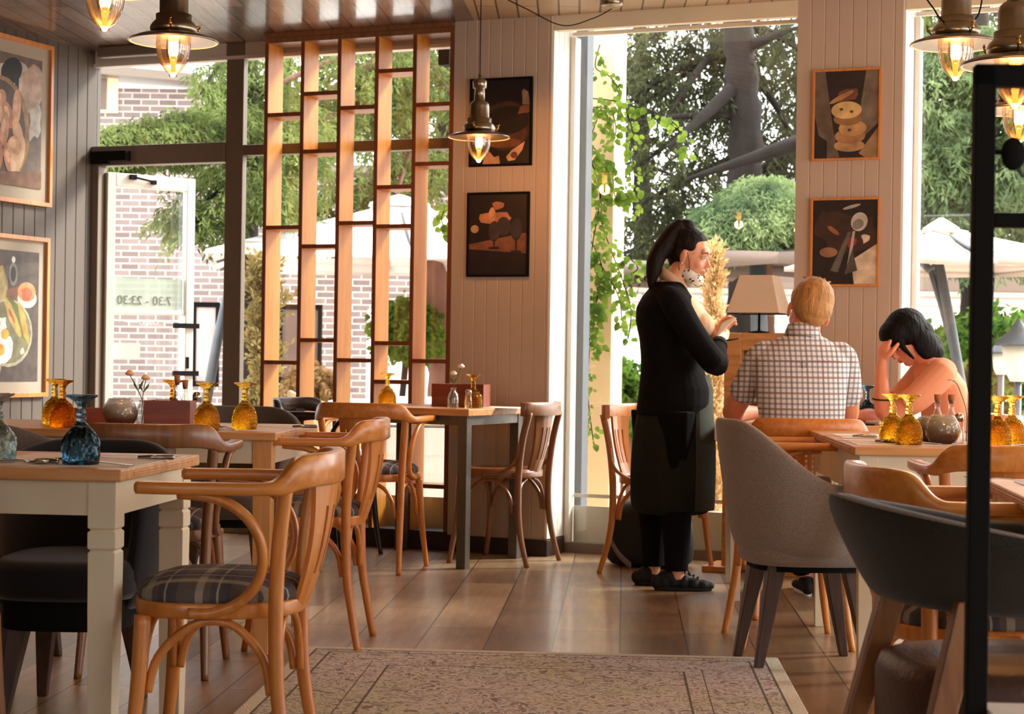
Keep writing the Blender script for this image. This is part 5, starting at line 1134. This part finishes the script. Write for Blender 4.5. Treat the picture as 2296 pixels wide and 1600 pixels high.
sb.build('stem', M['bark_dark'], t); lb.build('leaves', M['leaf'], t)
t = thing('climbing_vine', 'small leafy vine tip hanging at the right edge of the shelf screen', 'vine', AT(1000, 470, 10.3)); base = AT(1000, 470, 10.3); sb = MB(); lb = MB()
vine([(1030, 450, 10.3), (1005, 460, 10.3), (990, 490, 10.3), (1000, 515, 10.3)], .025, .06); sb.build('stem', M['bark_dark'], t); lb.build('leaves', M['leaf'], t)
# ---- parasols
def parasol(name, label, apex, half, eave_z, mast_pts, canvas, rz=0, val=.10, ribs=8, hang=None):
    t = thing(name, label, 'parasol', (apex[0], apex[1], -.04), rz); az = apex[2]+.04; ez = eave_z+.04
    b = MB(); n = 8; q = 6
    P = lambda i, k: Vector((half*k*(math.sqrt(2) if i % 2 else 1)*math.cos(i*PI/4), half*k*(math.sqrt(2) if i % 2 else 1)*math.sin(i*PI/4), ez+(az-ez)*(1-k)-.05*math.sin(PI*k)*(0 if i % 2 else 1)))
    for i in range(8):
        for k in range(q):
            a0, a1 = P(i, k/q), P((i+1) % 8, k/q); b0, b1 = P(i, (k+1)/q), P((i+1) % 8, (k+1)/q); b.add([a0, b0, b1, a1], [[0, 1, 2, 3]], 0, True)
        a0, a1 = P(i, 1), P((i+1) % 8, 1); m_ = (a0+a1)/2+Vector((0, 0, -val)); b.add([a0, a0-Vector((0, 0, val*.7)), m_, a1-Vector((0, 0, val*.7)), a1], [[0, 1, 2, 3, 4]], 0, True)
    o = b.build('canopy', canvas, t); s_ = o.modifiers.new('thick', 'SOLIDIFY'); s_.thickness = .01
    b = MB(); 
    for i in range(8): b.tube([P(i, .03)-Vector((0, 0, .03)), P(i, .97)-Vector((0, 0, .03))], .012, 6)
    b.build('ribs', M['umb_metal'], t)
    b = MB(); b.rings([[(half*k*math.cos(a), half*k*math.sin(a), z) for a in [j*PI/4 for j in range(8)]] for k, z in ((.17, az-.05), (.16, az-.01), (.02, az+.06))], 0, True); b.build('vent_cap', canvas, t)
    for mp, r in mast_pts:
        b = MB(); T = Matrix.Rotation(-rz, 3, 'Z'); b.tube([T @ (Vector(p)-Vector((apex[0], apex[1], -.04))) for p in mp], r, 10); b.build('mast', M['umb_metal'], t)
    return t
ap = AT(896, 452, 15.6); parasol('parasol', 'large sunlit white parasol in front of the brick house', ap, 1.62, AT(900, 592, 15.6).z, [([A3(500, 700, 15.2), A3(470, 880, 15.2), A3(466, 905, 15.2)], .03), ([A3(516, 640, 15.2), A3(488, 760, 15.2), A3(462, 905, 15.2)], .045), ([A3(516, 640, 15.2), A3(640, 560, 15.4), A3(880, 520, 15.6)], .03)], M['canvas'], R(8), .04)
ap = AT(1735, 524, 15.2); parasol('parasol', 'greige parasol with deep valance behind the waitress and the lamp', ap, 1.02, AT(1700, 580, 15.2).z, [([A3(1698, 560, 15.2), A3(1703, 750, 15.2), A3(1706, 1086, 15.2)], .075)], M['canvas_grey'], R(-6), .13)
ap = AT(2110, 508, 12.0); parasol('parasol', 'pale greige parasol outside the right hand window', ap, .80, AT(2110, 592, 12.0).z, [([A3(2098, 560, 12.0), A3(2130, 720, 11.95), A3(2158, 880, 11.9), A3(2168, 1170, 11.9)], .035), ([A3(2085, 600, 12.0), A3(2112, 690, 12.0), A3(2140, 800, 12.0)], .02), ([A3(2060, 580, 12.1), A3(2085, 605, 12.0), A3(2110, 590, 12.0)], .03)], M['canvas_pale'], R(12), .05)
ap = AT(1330, 575, 19); parasol('parasol', 'distant greige parasol edge between column and waitress', ap, 1.4, AT(1400, 612, 19).z, [([A3(1330, 600, 19), A3(1330, 950, 19)], .04)], M['canvas_grey'], R(0), .10)
# ---- terrace furniture
def ter_table(px, D, lab, w_=.5):
    c = AT(px, 900, D); t = thing('terrace_table', lab, 'table', (c.x, D, -.04)); b = MB(); b.box(-w_, -.35, .71, w_, .35, .75); b.build('table_top', M['ext_white'], t, bevel=.004)
    for sx in (-1, 1):
        for sy in (-1, 1): b = MB(); b.box(sx*(w_-.05)-.025, sy*.3-.025, 0, sx*(w_-.05)+.025, sy*.3+.025, .71); b.build('leg', M['ext_white'], t)
ter_table(880, 12.6, 'white terrace table outside behind the shelf screen', .42); ter_table(1000, 13.6, 'white terrace table further right outside behind the shelf screen', .4)
ter_table(2080, 11.8, 'white terrace table outside the right hand window', .4)
def ter_chair(px, D, lab, rz, m='wicker'):
    c = AT(px, 900, D); t = thing('wicker_chair', lab, 'chair', (c.x, D, -.04), rz)
    b = MB(); b.rings([[(x*k, y*k, z) for x, y in outline(.24, -.24, .26, .24, 24, 3)] for k, z in ((.85, .36), (1, .38), (1, .43), (.9, .45), (.05, .455))]); b.build('seat', M[m], t)
    b = MB(); n = 20; b.rings([[Vector((-math.cos(a)*r_, math.sin(a)*r_, z)) for r_, z in ((.24, .36), (.29, .62), (.30, .80-.12*abs(a)/2), (.27, .80-.12*abs(a)/2), (.25, .60), (.21, .38))] for a in [-1.9+3.8*i/n for i in range(n+1)]], 0, True); b.build('backrest', M[m], t)
    for sx in (-1, 1):
        for sy in (-1, 1): b = MB(); b.tube([(sx*.19, sy*.19, .37), (sx*.22, sy*.22, 0)], .014, 6); b.build('leg', M['black'], t)
ter_chair(735, 13.2, 'pale wicker terrace chair behind the shelf screen, left', R(20)); ter_chair(990, 12.0, 'pale wicker terrace chair behind the shelf screen, right', R(160)); ter_chair(2110, 12.8, 'wicker chair under the right hand parasol', R(150)); ter_chair(1560, 13.0, 'wicker chair outside behind the waitress legs', R(60))
b = MB(); b.box(-.35, -.2, 0, .35, .2, .42); 
pl = thing('planter', 'white box planter with a small shrub outside the low glazing', 'planter', (AT(965, 900, 11.3).x, 11.3, -.04)); b = MB(); b.box(-.30, -.15, 0, .30, .15, .62)
for z in (.15, .30, .45): b.box(-.304, -.154, z, .304, .154, z+.006)
b.build('planter_box', M['ext_white'], pl)
b = MB(); b.box(-.3, -.15, .62, .3, .15, .625); b.build('soil', M['bark_dark'], pl)
# garden lanterns at the right
for (px, py, D, s_, lab) in [(2284, 730, 11.5, 1.0, 'grey garden lantern with pointed roof outside, large'), (2245, 765, 13.5, .7, 'smaller grey garden lantern left of the large lantern')]:
    c = AT(px, py, D); t = thing('garden_lantern', lab, 'lantern', (c.x, c.y, -.04)); zz = c.z+.04
    b = MB(); b.lathe([(.025, 0), (.025, zz-.36*s_), (.001, zz-.36*s_)], 10, caps=False); b.build('pole', M['umb_metal'], t)
    b = MB(); b.lathe([(.16*s_, zz-.13*s_), (.15*s_, zz-.11*s_), (.06*s_, zz-.03*s_), (.02*s_, zz+.03*s_), (.001, zz+.05*s_)], 6); b.build('roof', M['umb_metal'], t)
    b = MB(); b.lathe([(.05*s_, zz-.36*s_), (.08*s_, zz-.30*s_), (.11*s_, zz-.13*s_), (.10*s_, zz-.13*s_), (.07*s_, zz-.30*s_), (.045*s_, zz-.355*s_)], 6); b.build('lantern_glass', M['film'], t)
# ================================================================ people
def organic(name, mb, m, parent, voxel=.005, it=5, label=None, grow=0):
    me = bpy.data.meshes.new(name); me.from_pydata(mb.v, [], mb.f); me.update()
    bm = bmesh.new(); bm.from_mesh(me); bmesh.ops.recalc_face_normals(bm, faces=bm.faces); bm.to_mesh(me); bm.free()
    o = bpy.data.objects.new(name, me); C.objects.link(o)
    r = o.modifiers.new('r', 'REMESH'); r.mode = 'VOXEL'; r.voxel_size = voxel; r.use_smooth_shade = True
    s_ = o.modifiers.new('s', 'SMOOTH'); s_.factor = .5; s_.iterations = it
    dg = bpy.context.evaluated_depsgraph_get(); nm = bpy.data.meshes.new_from_object(o.evaluated_get(dg))
    bpy.data.objects.remove(o); o = bpy.data.objects.new(name, nm); C.objects.link(o); nm.materials.clear(); nm.materials.append(m)
    nm.polygons.foreach_set('use_smooth', [True]*len(nm.polygons)); o.parent = parent
    if label: o['label'] = label
    return o
class TM:                                                           # adds shapes through a transform
    def __init__(s, mb, T): s.mb, s.T = mb, T
    def ball(s, c, r, **k): s.mb.ball(s.T @ Vector(c), r, T=s.T.to_3x3(), **k)
    def tube(s, pts, r, n=10, **k): s.mb.tube([s.T @ Vector(p) for p in pts], r, n, **k)
def head_shapes(h, fem=True):
    h.ball((-.015, 0, .030), (.094, .075, .085)); h.ball((.018, 0, -.030), (.070, .060, .078)); h.ball((.045, 0, -.094), (.030, .026, .020))
    for s in (-1, 1):
        h.ball((.002, s*.034, -.070), (.045, .020, .032)); h.ball((.050, s*.030, -.034), (.030, .024, .026)); h.ball((.068, s*.030, .000), (.013, .014, .012)); h.ball((-.004, s*.076, -.016), (.017, .007, .030)); h.ball((.000, s*.074, -.038), (.009, .006, .010))
        h.ball((.091, s*.010, -.041), (.008, .006, .006))
    h.ball((.072, 0, .024), (.018, .044, .022)); h.tube([(.078, 0, .006), (.090, 0, -.016), (.101, 0, -.036)], [.007, .008, .0095], 8)
    h.ball((.078, 0, -.062), (.013, .021, .007)); h.ball((.076, 0, -.072), (.012, .018, .007))
def face_parts(par, T, brow):
    b = MB(); t = TM(b, T)
    for s in (-1, 1): t.ball((.0735, s*.030, -.001), (.0085, .0105, .0055), nu=12, nv=8)
    b.build('eye', M['eye_white'], par); b = MB(); t = TM(b, T)
    for s in (-1, 1): t.ball((.0805, s*.0305, -.0025), (.0035, .0045, .0045), nu=10, nv=6); t.tube([(.078, s*.018, .003), (.082, s*.030, .0055), (.074, s*.042, .002)], [.001, .0016, .001], 6)
    b.build('iris_and_lashes', M['eye_dark'], par); b = MB(); t = TM(b, T)
    for s in (-1, 1): t.tube([(.090, s*.014, .018), (.087, s*.028, .024), (.074, s*.044, .018)], [.0018, .0024, .0012], 6)
    b.build('eyebrow', brow, par); b = MB(); t = TM(b, T)
    t.ball((.0875, 0, -.0615), (.0045, .017, .0035)); t.ball((.0860, 0, -.0695), (.0045, .014, .0042)); b.build('lips', M['lip'], par)
def hand(mb, w, d, n, side=1, curl=.5, L=.085, thumb=.5, spread=.12):
    """w wrist, d pointing, n the way the fingers curl, side = thumb side along d x n"""
    w, d, n = Vector(w), Vector(d).normalized(), Vector(n).normalized(); s_ = d.cross(n).normalized()*side
    T = Matrix((d, s_, n)).transposed()
    mb.ball(w+d*L*.5, (L*.58, .037, .014), T=T); mb.ball(w+d*.008, (.028, .024, .018), T=T)
    for i, (o_, fl_) in enumerate(((.027, .072), (.009, .080), (-.010, .074), (-.028, .058))):
        p = w+d*L*.92+s_*o_; dd = (d+s_*(o_*spread/.03)*.4).normalized(); a = curl*(.7+.18*i); pts = [p-dd*.02]; rot = 0
        for seg in (.45, .32, .26):
            rot += a*.75; v = dd*math.cos(rot)+n*math.sin(rot); pts.append(pts[-1]+v*fl_*seg+(dd*.02 if len(pts) == 1 else Vector((0, 0, 0))))
        mb.tube(spl(pts, 3), [.0088]*6+[.008]*3+[.0072], 8); mb.ball(pts[-1], .0073, nu=8, nv=6)
    p = w+d*.018+s_*.022; v1 = (d*.62+s_*.75+n*.25*thumb).normalized(); v2 = (d*.9+s_*.15+n*.6*thumb).normalized()
    q = [p, p+v1*.032, p+v1*.032+v2*.030, p+v1*.032+v2*.054+n*.004]; mb.tube(spl(q, 3), [.0125]*3+[.0105]*4+[.0095]*2+[.008], 8); mb.ball(q[-1], .0082, nu=8, nv=6)
def rings_at(mb, data, n=28):
    """data: (cx, cy, z, rx, ry) from bottom to top"""
    mb.rings([[(cx+rx*math.cos(2*PI*j/n), cy+ry*math.sin(2*PI*j/n), z) for j in range(n)] for cx, cy, z, rx, ry in data])
# ---- the waitress, standing, facing right
WX = X_at(1500, 8.05, .8); P = thing('person', 'standing waitress in black with high ponytail, reading from a pad in her hands', 'person', (WX, 8.05, 0))
lx = lambda px: (px-1500)/497-.004; lz = lambda py: H+(805.3-py)/497
HT = Matrix.Translation((lx(1544), 0, lz(569))) @ Matrix.Rotation(R(-24), 4, 'Z') @ Matrix.Rotation(R(13), 4, 'Y')
b = MB(); h = TM(b, HT); head_shapes(h)
b.tube([(.062, 0, 1.47), (.03, 0, 1.41), (.0, 0, 1.34), (-.01, 0, 1.28)], [.050, .047, .056, .09], 16)
rings_at(b, [(.0, 0, .80, .10, .13), (0, 0, 1.0, .085, .11), (.01, 0, 1.2, .095, .13), (0, 0, 1.30, .07, .14), (0, 0, 1.34, .05, .07)])
nE, nW = Vector((.176, -.235, 1.015)), Vector((.214, -.075, 1.105)); fE, fW = Vector((.13, .235, 1.02)), Vector((.215, .075, 1.125))
for s, e, w_ in ((-1, nE, nW), (1, fE, fW)):
    b.tube([(-.0, s*.14, 1.29), (.09, s*.20, 1.15), e, e.lerp(w_, .5), w_], [.045, .042, .036, .032, .022], 12)
hand(b, nW+Vector((.0, .0, .0)), (.28, .62, .62), (-.2, .9, .1), 1, .75, thumb=.9); hand(b, fW, (.35, -.5, .75), (.35, -.75, -.1), -1, .7, thumb=.9)
for s, x in ((-1, .042), (1, -.05)): b.tube([(x-.02, s*.07, .80), (x-.01, s*.08, .5), (x-.004, s*.085, .10), (x-.004, s*.085, .05)], [.06, .052, .033, .034], 12)
organic('body', b, M['skin'], P, .0042, 4)
face_parts(P, HT, M['hair_dark'])
b = MB(); h = TM(b, HT); h.ball((-.024, 0, .040), (.094, .081, .083)); h.ball((-.048, 0, .000), (.066, .072, .072)); h.ball((-.004, 0, .060), (.072, .066, .055)); h.ball((-.05, 0, -.045), (.042, .05, .04))
for s in (-1, 1): h.ball((.002, s*.046, .036), (.042, .032, .034)); h.ball((-.03, s*.055, -.005), (.04, .024, .04))
k = HT @ Vector((-.050, 0, .118)); b.ball(k, (.045, .035, .034)); b.ball(k+Vector((-.03, 0, -.006)), (.042, .036, .04))
b.tube(spl([k+Vector((-.02, 0, 0)), k+Vector((-.062, -.012, -.045)), (lx(1470), -.02, lz(575)), (lx(1461), -.03, lz(610)), (lx(1457), -.035, lz(635)), (lx(1456), -.035, lz(655))], 5), [.036, .040, .043, .045, .046, .046, .046, .045, .044, .043, .042, .041, .040, .038, .036, .034, .032, .029, .026, .023, .020, .017, .014, .010, .007, .004], 12)
organic('hair', b, M['hair_dark'], P, .005, 3)
b = MB(); b.lathe([(.016, 0), (.028, 0), (.030, .008), (.028, .016), (.016, .016)], 16, c=tuple(k+Vector((.0, 0, -.004)))); b.build('hair_tie', M['black'], P)
b = MB(); b.ball(HT @ Vector((.0, -.083, -.045)), .0042, nu=8, nv=6); b.build('earring', M['trim_white'], P)
# face mask pulled under the chin, with its straps
b = MB(); h = TM(b, HT); h.ball((.045, -.004, -.104), (.046, .050, .036)); h.ball((.020, -.036, -.088), (.040, .026, .030)); h.ball((.02, .034, -.09), (.04, .024, .03)); organic('face_mask', b, M['mask'], P, .004, 3)
b = MB(); h = TM(b, HT)
for s in (-1, 1): h.tube([(.012, s*.079, .006), (.028, s*.072, -.03), (.035, s*.062, -.070)], .0014, 5); h.tube([(-.018, s*.079, -.03), (-.016, s*.070, -.06), (-.008, s*.060, -.085)], .0014, 5)
b.build('mask_straps', M['black'], P)
# blouse: collar band and the front showing beside the sleeve
b = MB(); rings_at(b, [(.02, 0, .98, .10, .115), (.035, 0, 1.10, .115, .12), (.062, 0, 1.17, .130, .13), (.060, 0, 1.22, .125, .13), (.03, 0, 1.30, .09, .12), (.01, 0, 1.35, .06, .08)])
for s in (-1, 1): b.ball((.128, s*.062, 1.185), (.068, .062, .062))
organic('blouse', b, M['blouse'], P, .006, 5)
b = MB(); rr = []
for i in range(25):
    a = 2*PI*i/24+PI; cx = .012+.062*math.cos(a); zc = 1.385-.040*math.cos(a)-.0; rr.append([Vector((cx+dx*math.cos(a), (.058+dx)*math.sin(a), zc+dz)) for dx, dz in ((0, -.025), (.005, -.025), (.000, .024), (-.005, .024))])
b.rings(rr[:-1]+[rr[0]], 0, True, caps=False); b.build('collar', M['blouse'], P)
# cardigan
b = MB(); T_ = [(lx((l+r_)/2), 0, lz(y), (r_-l)/2/497, ry) for y, l, r_, ry in ((930, 1428, 1590, .165), (905, 1430, 1598, .165), (870, 1434, 1596, .158), (835, 1437, 1582, .150), (800, 1437, 1568, .150), (760, 1433, 1566, .160), (720, 1424, 1566, .175), (690, 1425, 1560, .185), (665, 1438, 1552, .165), (648, 1452, 1538, .12), (632, 1464, 1530, .075))]
rings_at(b, T_)
for s, e, w_ in ((-1, nE, nW), (1, fE, fW)):
    b.tube(spl([(-.03, s*.125, 1.315), (.005, s*.185, 1.27), (.075, s*.215, 1.15), e, e.lerp(w_, .35), e.lerp(w_, .7), e.lerp(w_, .98)], 4), [.05+.02*min(1, i/4)-.0012*i-(.012*max(0, (i-16)/8)) for i in range(25)], 14)
organic('cardigan', b, M['knit'], P, .006, 5)
b = MB()
for e, w_ in ((nE, nW), (fE, fW)): b.tube([e.lerp(w_, .80), e.lerp(w_, 1.02)], [.040, .036], 14)
b.build('cuff', M['apron'], P)
# trousers, skirt-length apron, shoes
b = MB()
for s, x in ((-1, .042), (1, -.048)): b.tube([(x-.02, s*.085, .80), (x-.015, s*.085, .50), (x-.01, s*.085, .35), (x-.006, s*.085, .2), (x-.006, s*.085, .088)], [.10, .078, .070, .060, .052], 14)
organic('trousers', b, M['trousers'], P, .006, 5)
b = MB(); n = 36; D_ = []
for y, l, r_, ry in ((1158, 1419, 1602, .165), (1120, 1417, 1604, .165), (1060, 1416, 1605, .165), (1000, 1418, 1604, .165), (960, 1424, 1600, .160), (925, 1430, 1592, .150), (890, 1440, 1580, .14)):
    cx, rx, z = lx((l+r_)/2), (r_-l)/2/497, lz(y); D_.append([(cx+rx*math.cos(2*PI*j/n)*(1+.012*math.sin(j*1.7)*(1 if y > 950 else 0)), ry*math.sin(2*PI*j/n)*(1+.05*math.sin(j*2.1)*(1 if y > 950 else 0)), z) for j in range(n)])
b.rings(D_); b.build('long_skirt', M['apron'], P, subd=1)
b = MB(); D_ = []
for y, l, r_, ry in ((1140, 1416, 1607, .167), (1060, 1413, 1609, .167), (1000, 1415, 1608, .167), (960, 1421, 1605, .162), (925, 1427, 1602, .155), (870, 1440, 1600, .13), (840, 1450, 1592, .10)):
    cx, rx, z = lx((l+r_)/2), (r_-l)/2/497, lz(y); D_.append([Vector((cx+rx*math.cos(a), ry*math.sin(a), z)) for a in [R(-62)+R(124)*i/16 for i in range(17)]])
b.rings(D_, 0, True, caps=False, closed=False); a_ = b.build('apron', mat('green_grey_apron', S(58, 62, 52), .85, var=.1), P); a_.modifiers.new('t', 'SOLIDIFY').thickness = .004
def shoe(name, mb_, x0, x1, y, par, m, yaw=0, base=0, sole=None, axis='x'):
    L = x1-x0; b = MB(); q = [(0, .026, .036, .030), (.12, .032, .044, .036), (.3, .034, .046, .040), (.5, .037, .036, .034), (.7, .043, .030, .028), (.88, .040, .026, .024), (.98, .026, .022, .018)]
    for k, wy, hz, _ in q: b.ball((x0+L*(.05+.9*k), y, hz), (L*.14, wy, hz-.002))
    b.ball((x0+L*.25, y, .065), (L*.17, .034, .030))
    if axis == 'y': b.v = [(v[1], v[0], v[2]) for v in b.v]
    organic(name, b, m, par, .005, 5)
    s_ = MB(); pts = [(x0+L*(.5+.52*math.cos(t)), y+(.040+.006*math.cos(t))*math.sin(t)*(1-.12*math.sin(t*1)**2)) for t in [2*PI*i/28 for i in range(28)]]
    if axis == 'y': pts = [(b_, a__) for a__, b_ in pts]
    s_.prism(pts, .0, .016, 0, True); s_.build('shoe_sole', sole or m, par)
shoe('shoe', None, lx(1474), lx(1597), -.085, P, M['shoe']); shoe('shoe', None, lx(1436), lx(1556), .085, P, M['shoe'])
b = MB()
for k in range(4): x = .070+.020*k; b.tube([(x, -.112, .078-.008*k), (x+.006, -.085, .088-.009*k), (x, -.058, .078-.008*k)], .0028, 6)
b.tube([(.062, -.10, .088), (.082, -.125, .096), (.098, -.118, .070)], .0028, 6); b.build('laces', M['black'], P)
# the order pad and pen she holds are things of their own
b = MB(); b.box(-.058, -.045, -.003, .058, .045, .003); o = b.build('order_pad', M['paper'], loc=(WX+.238, 8.01, 1.186)); o.rotation_euler = (R(14), R(-44), R(0)); tag(o, 'thin pale order pad held up in the waitress\'s hands', 'notepad')
b = MB(); b.tube([(-.035, 0, 0), (.035, 0, .012)], [.004, .003], 8); o = b.build('pen', M['black'], loc=(WX+.262, 7.965, 1.115)); tag(o, 'short dark pen between the waitress\'s fingers', 'pen')
# ---- the man at the table, seen from behind
MX = X_at(1800, 7.33, 1.0); P = thing('person', 'seated man with short sandy hair and checked shirt, back to us', 'person', (MX, 7.33, 0))
HT = Matrix.Translation((.030, .05, 1.243)) @ Matrix.Rotation(R(13), 4, 'Y') @ Matrix.Rotation(R(98), 4, 'Z') @ Matrix.Rotation(R(12), 4, 'Y') @ Matrix.Scale(1.11, 4)
b = MB(); h = TM(b, HT); head_shapes(h)
b.tube([(.022, .03, 1.21), (.005, .02, 1.15), (-.005, .02, 1.08)], [.058, .060, .09], 16)
rings_at(b, [(-.01, -.08, .50, .15, .11), (-.01, -.07, .7, .14, .10), (-.01, -.03, .95, .15, .09), (-.005, 0, 1.06, .16, .08), (0, .02, 1.11, .07, .06)])
aL = [(-.165, .02, 1.05), (-.215, .07, .93), (-.262, .17, .812), (-.20, .30, .806), (-.12, .40, .805)]; aR = [(.165, .02, 1.05), (.198, .09, .92), (.222, .18, .812), (.20, .30, .806), (.12, .40, .805)]
for a in (aL, aR): b.tube(spl(a, 5), [.052, .052, .052, .052, .052, .050, .050, .048, .047, .046, .046, .045, .043, .041, .040, .038, .035, .032, .030, .028, .026], 14)
hand(b, aL[-1], (.6, .7, .0), (.3, -.3, -.9), 1, .5); hand(b, aR[-1], (-.6, .7, .0), (-.3, -.3, -.9), -1, .5)
for s in (-1, 1): b.tube(spl([(s*.09, -.08, .52), (s*.11, .30, .54), (.185+s*.065, .58, .10), (.185+s*.065, .60, .06)], 5), [.09, .088, .085, .082, .080, .075, .070, .066, .06, .055, .05, .046, .042, .04, .04, .04], 12)
organic('body', b, M['skin_red'], P, .0048, 4); face_parts(P, HT, M['hair_blond'])
b = MB(); h = TM(b, HT); h.ball((-.022, 0, .036), (.094, .081, .086)); h.ball((-.045, 0, -.002), (.070, .074, .066)); h.ball((.012, 0, .062), (.078, .066, .054)); h.ball((-.050, 0, -.040), (.046, .052, .036))
for i in range(26):
    a = random.uniform(0, 2*PI); q = random.uniform(0, .05); h.tube([(-.02+q*math.cos(a), q*math.sin(a), .110), (-.02+q*math.cos(a)*1.3+.006, q*math.sin(a)*1.3, .130-q*.3)], [.007, .003], 5)
organic('hair', b, M['hair_blond'], P, .0045, 2)
b = MB(); rings_at(b, [(-.012, -.09, .47, .175, .125), (-.012, -.085, .62, .172, .120), (-.012, -.07, .77, .170, .118), (-.012, -.05, .86, .182, .118), (-.012, -.02, .96, .196, .120), (-.010, .0, 1.035, .202, .112), (-.008, .01, 1.072, .185, .098), (-.006, .018, 1.10, .145, .085), (-.002, .02, 1.125, .10, .078), (0, .025, 1.135, .078, .072)])
sh_ = lambda a: a[:2]+[tuple(Vector(a[1]).lerp(Vector(a[2]), .30))]
for a in (aL, aR): b.tube(spl([(a[0][0]*.72, a[0][1], 1.055)]+sh_(a), 4), [.045, .050, .054, .057, .060, .062, .063, .064, .064, .064, .064, .064, .065], 16)
organic('checked_shirt', b, M['shirt'], P, .006, 4)
b = MB(); rr = []
for i in range(25):
    a = 2*PI*i/24+PI*.5; rr.append([Vector((.004+(.063+dx)*math.cos(a), .024+(.063+dx)*math.sin(a), 1.142-.018*math.sin(a)+.012*math.cos(a)*-1+dz)) for dx, dz in ((.016, -.026), (.020, -.024), (.002, .026), (-.003, .024))])
b.rings(rr[:-1]+[rr[0]], 0, True, caps=False); b.build('shirt_collar', M['shirt'], P)
b = MB(); b.tube(spl([(-.172, -.102, 1.030), (-.09, -.118, 1.034), (-.012, -.121, 1.030), (.07, -.118, 1.034), (.150, -.102, 1.030)], 5), .0022, 5)
b.tube([(-.012+.010*math.cos(t), -.124, 1.016+.014*math.sin(t)) for t in [i*PI/6 for i in range(13)]], .002, 5); b.build('yoke_seam', M['shirt'], P)
b = MB(); b.tube(spl([(-.09, -.10, .50), (-.11, .30, .53), (.118, .56, .12)], 5), [.105, .10, .10, .095, .095, .09, .085, .08, .075, .07, .065], 14); b.tube(spl([(.09, -.10, .50), (.11, .30, .53), (.248, .56, .12)], 5), [.105, .10, .10, .095, .095, .09, .085, .08, .075, .07, .065], 14); organic('trousers', b, M['trousers'], P, .008, 4)
for x in (.120, .250): shoe('shoe', None, .50, .77, x, P, M['shoe'], axis='y', sole=M['trim_white'])
# ---- the woman facing left
FX = X_at(2050, 7.95, 1.0); P = thing('person', 'seated woman with black bobbed hair and salmon top, hand at her face', 'person', (FX, 7.95, 0))
HT = Matrix.Translation((-.040, 0, 1.140)) @ Matrix.Rotation(R(180+22), 4, 'Z') @ Matrix.Rotation(R(38), 4, 'Y')
b = MB(); h = TM(b, HT); head_shapes(h)
b.tube([(-.005, 0, 1.10), (.05, 0, 1.05), (.085, 0, .99)], [.048, .05, .08], 14)
rings_at(b, [(.15, 0, .50, .12, .15), (.15, 0, .70, .09, .12), (.14, 0, .86, .09, .13), (.11, 0, .97, .08, .14), (.085, 0, 1.02, .05, .08)])
aN = [(.085, -.145, .985), (-.02, -.185, .885), (-.150, -.15, .800), (-.165, -.10, .93), (-.158, -.065, 1.035)]; aF = [(.08, .15, .985), (.0, .19, .88), (-.12, .15, .80), (-.20, .05, .79), (-.26, .0, .79)]
for a in (aN, aF): b.tube(spl(a, 5), [.048, .048, .047, .046, .045, .044, .043, .042, .041, .040, .040, .040, .038, .037, .036, .034, .032, .030, .027, .025, .024], 12)
hand(b, aN[-1], (.12, .10, 1), (.8, .5, -.1), -1, .9, thumb=.8); hand(b, aF[-1], (-1, -.2, 0), (0, 0, -1), 1, .4)
for s in (-1, 1): b.tube(spl([(.14, s*.08, .50), (-.22, s*.09, .53), (-.26, s*.09, .10), (-.28, s*.09, .05)], 5), [.085, .082, .08, .078, .074, .068, .064, .06, .055, .05, .045, .042, .04, .038, .036, .036], 12)
organic('body', b, M['skin_red'], P, .0048, 4); face_parts(P, HT, M['hair_black'])
b = MB(); h = TM(b, HT); h.ball((-.022, 0, .038), (.103, .092, .090)); h.ball((-.055, 0, -.02), (.078, .088, .085)); h.ball((-.070, 0, -.085), (.060, .082, .066)); h.ball((.03, 0, .055), (.075, .078, .062))
for s in (-1, 1): h.ball((-.03, s*.070, -.055), (.060, .028, .085)); h.ball((-.045, s*.066, -.120), (.050, .026, .045)); h.tube([(.055, s*.045, .055), (.072, s*.066, .0), (.060, s*.072, -.07)], [.018, .014, .006], 8)
h.ball((-.085, 0, -.120), (.048, .070, .04)); organic('hair', b, M['hair_black'], P, .005, 3)
b = MB(); rings_at(b, [(.155, 0, .46, .14, .17), (.155, 0, .62, .115, .15), (.150, 0, .76, .108, .145), (.140, 0, .86, .110, .150), (.118, 0, .94, .108, .160), (.095, 0, .99, .095, .155), (.080, 0, 1.02, .07, .11), (.075, 0, 1.035, .055, .075)])
for a in (aN, aF): b.tube(spl([(a[0][0], a[0][1]*.75, .985)]+a[:2]+[tuple(Vector(a[1]).lerp(Vector(a[2]), .4))], 4), [.058, .062, .066, .067, .067, .066, .065, .064, .062, .061, .060, .059, .058], 14)
organic('salmon_top', b, M['salmon'], P, .006, 5)
b = MB()
for s in (-1, 1): b.tube(spl([(.14, s*.08, .49), (-.22, s*.09, .52), (-.26, s*.09, .12)], 5), [.10, .095, .092, .09, .088, .085, .08, .075, .07, .065, .06], 12)
organic('trousers', b, M['trousers'], P, .008, 4)
for s in (-1, 1): shoe('shoe', None, -.44, -.20, s*.09, P, M['shoe'])
b = MB(); c = Vector((-.166, -.128, .87)); b.tube([c+Vector((.043*math.cos(t), .043*math.sin(t)*.9, .004*math.sin(t))) for t in [i*PI/10 for i in range(21)]], .003, 6); b.build('bracelet', M['black'], P)
dup(ch0, (FX+.20, 7.95, 0), R(180), 'light oak armchair the dark haired woman sits on', swap=None)
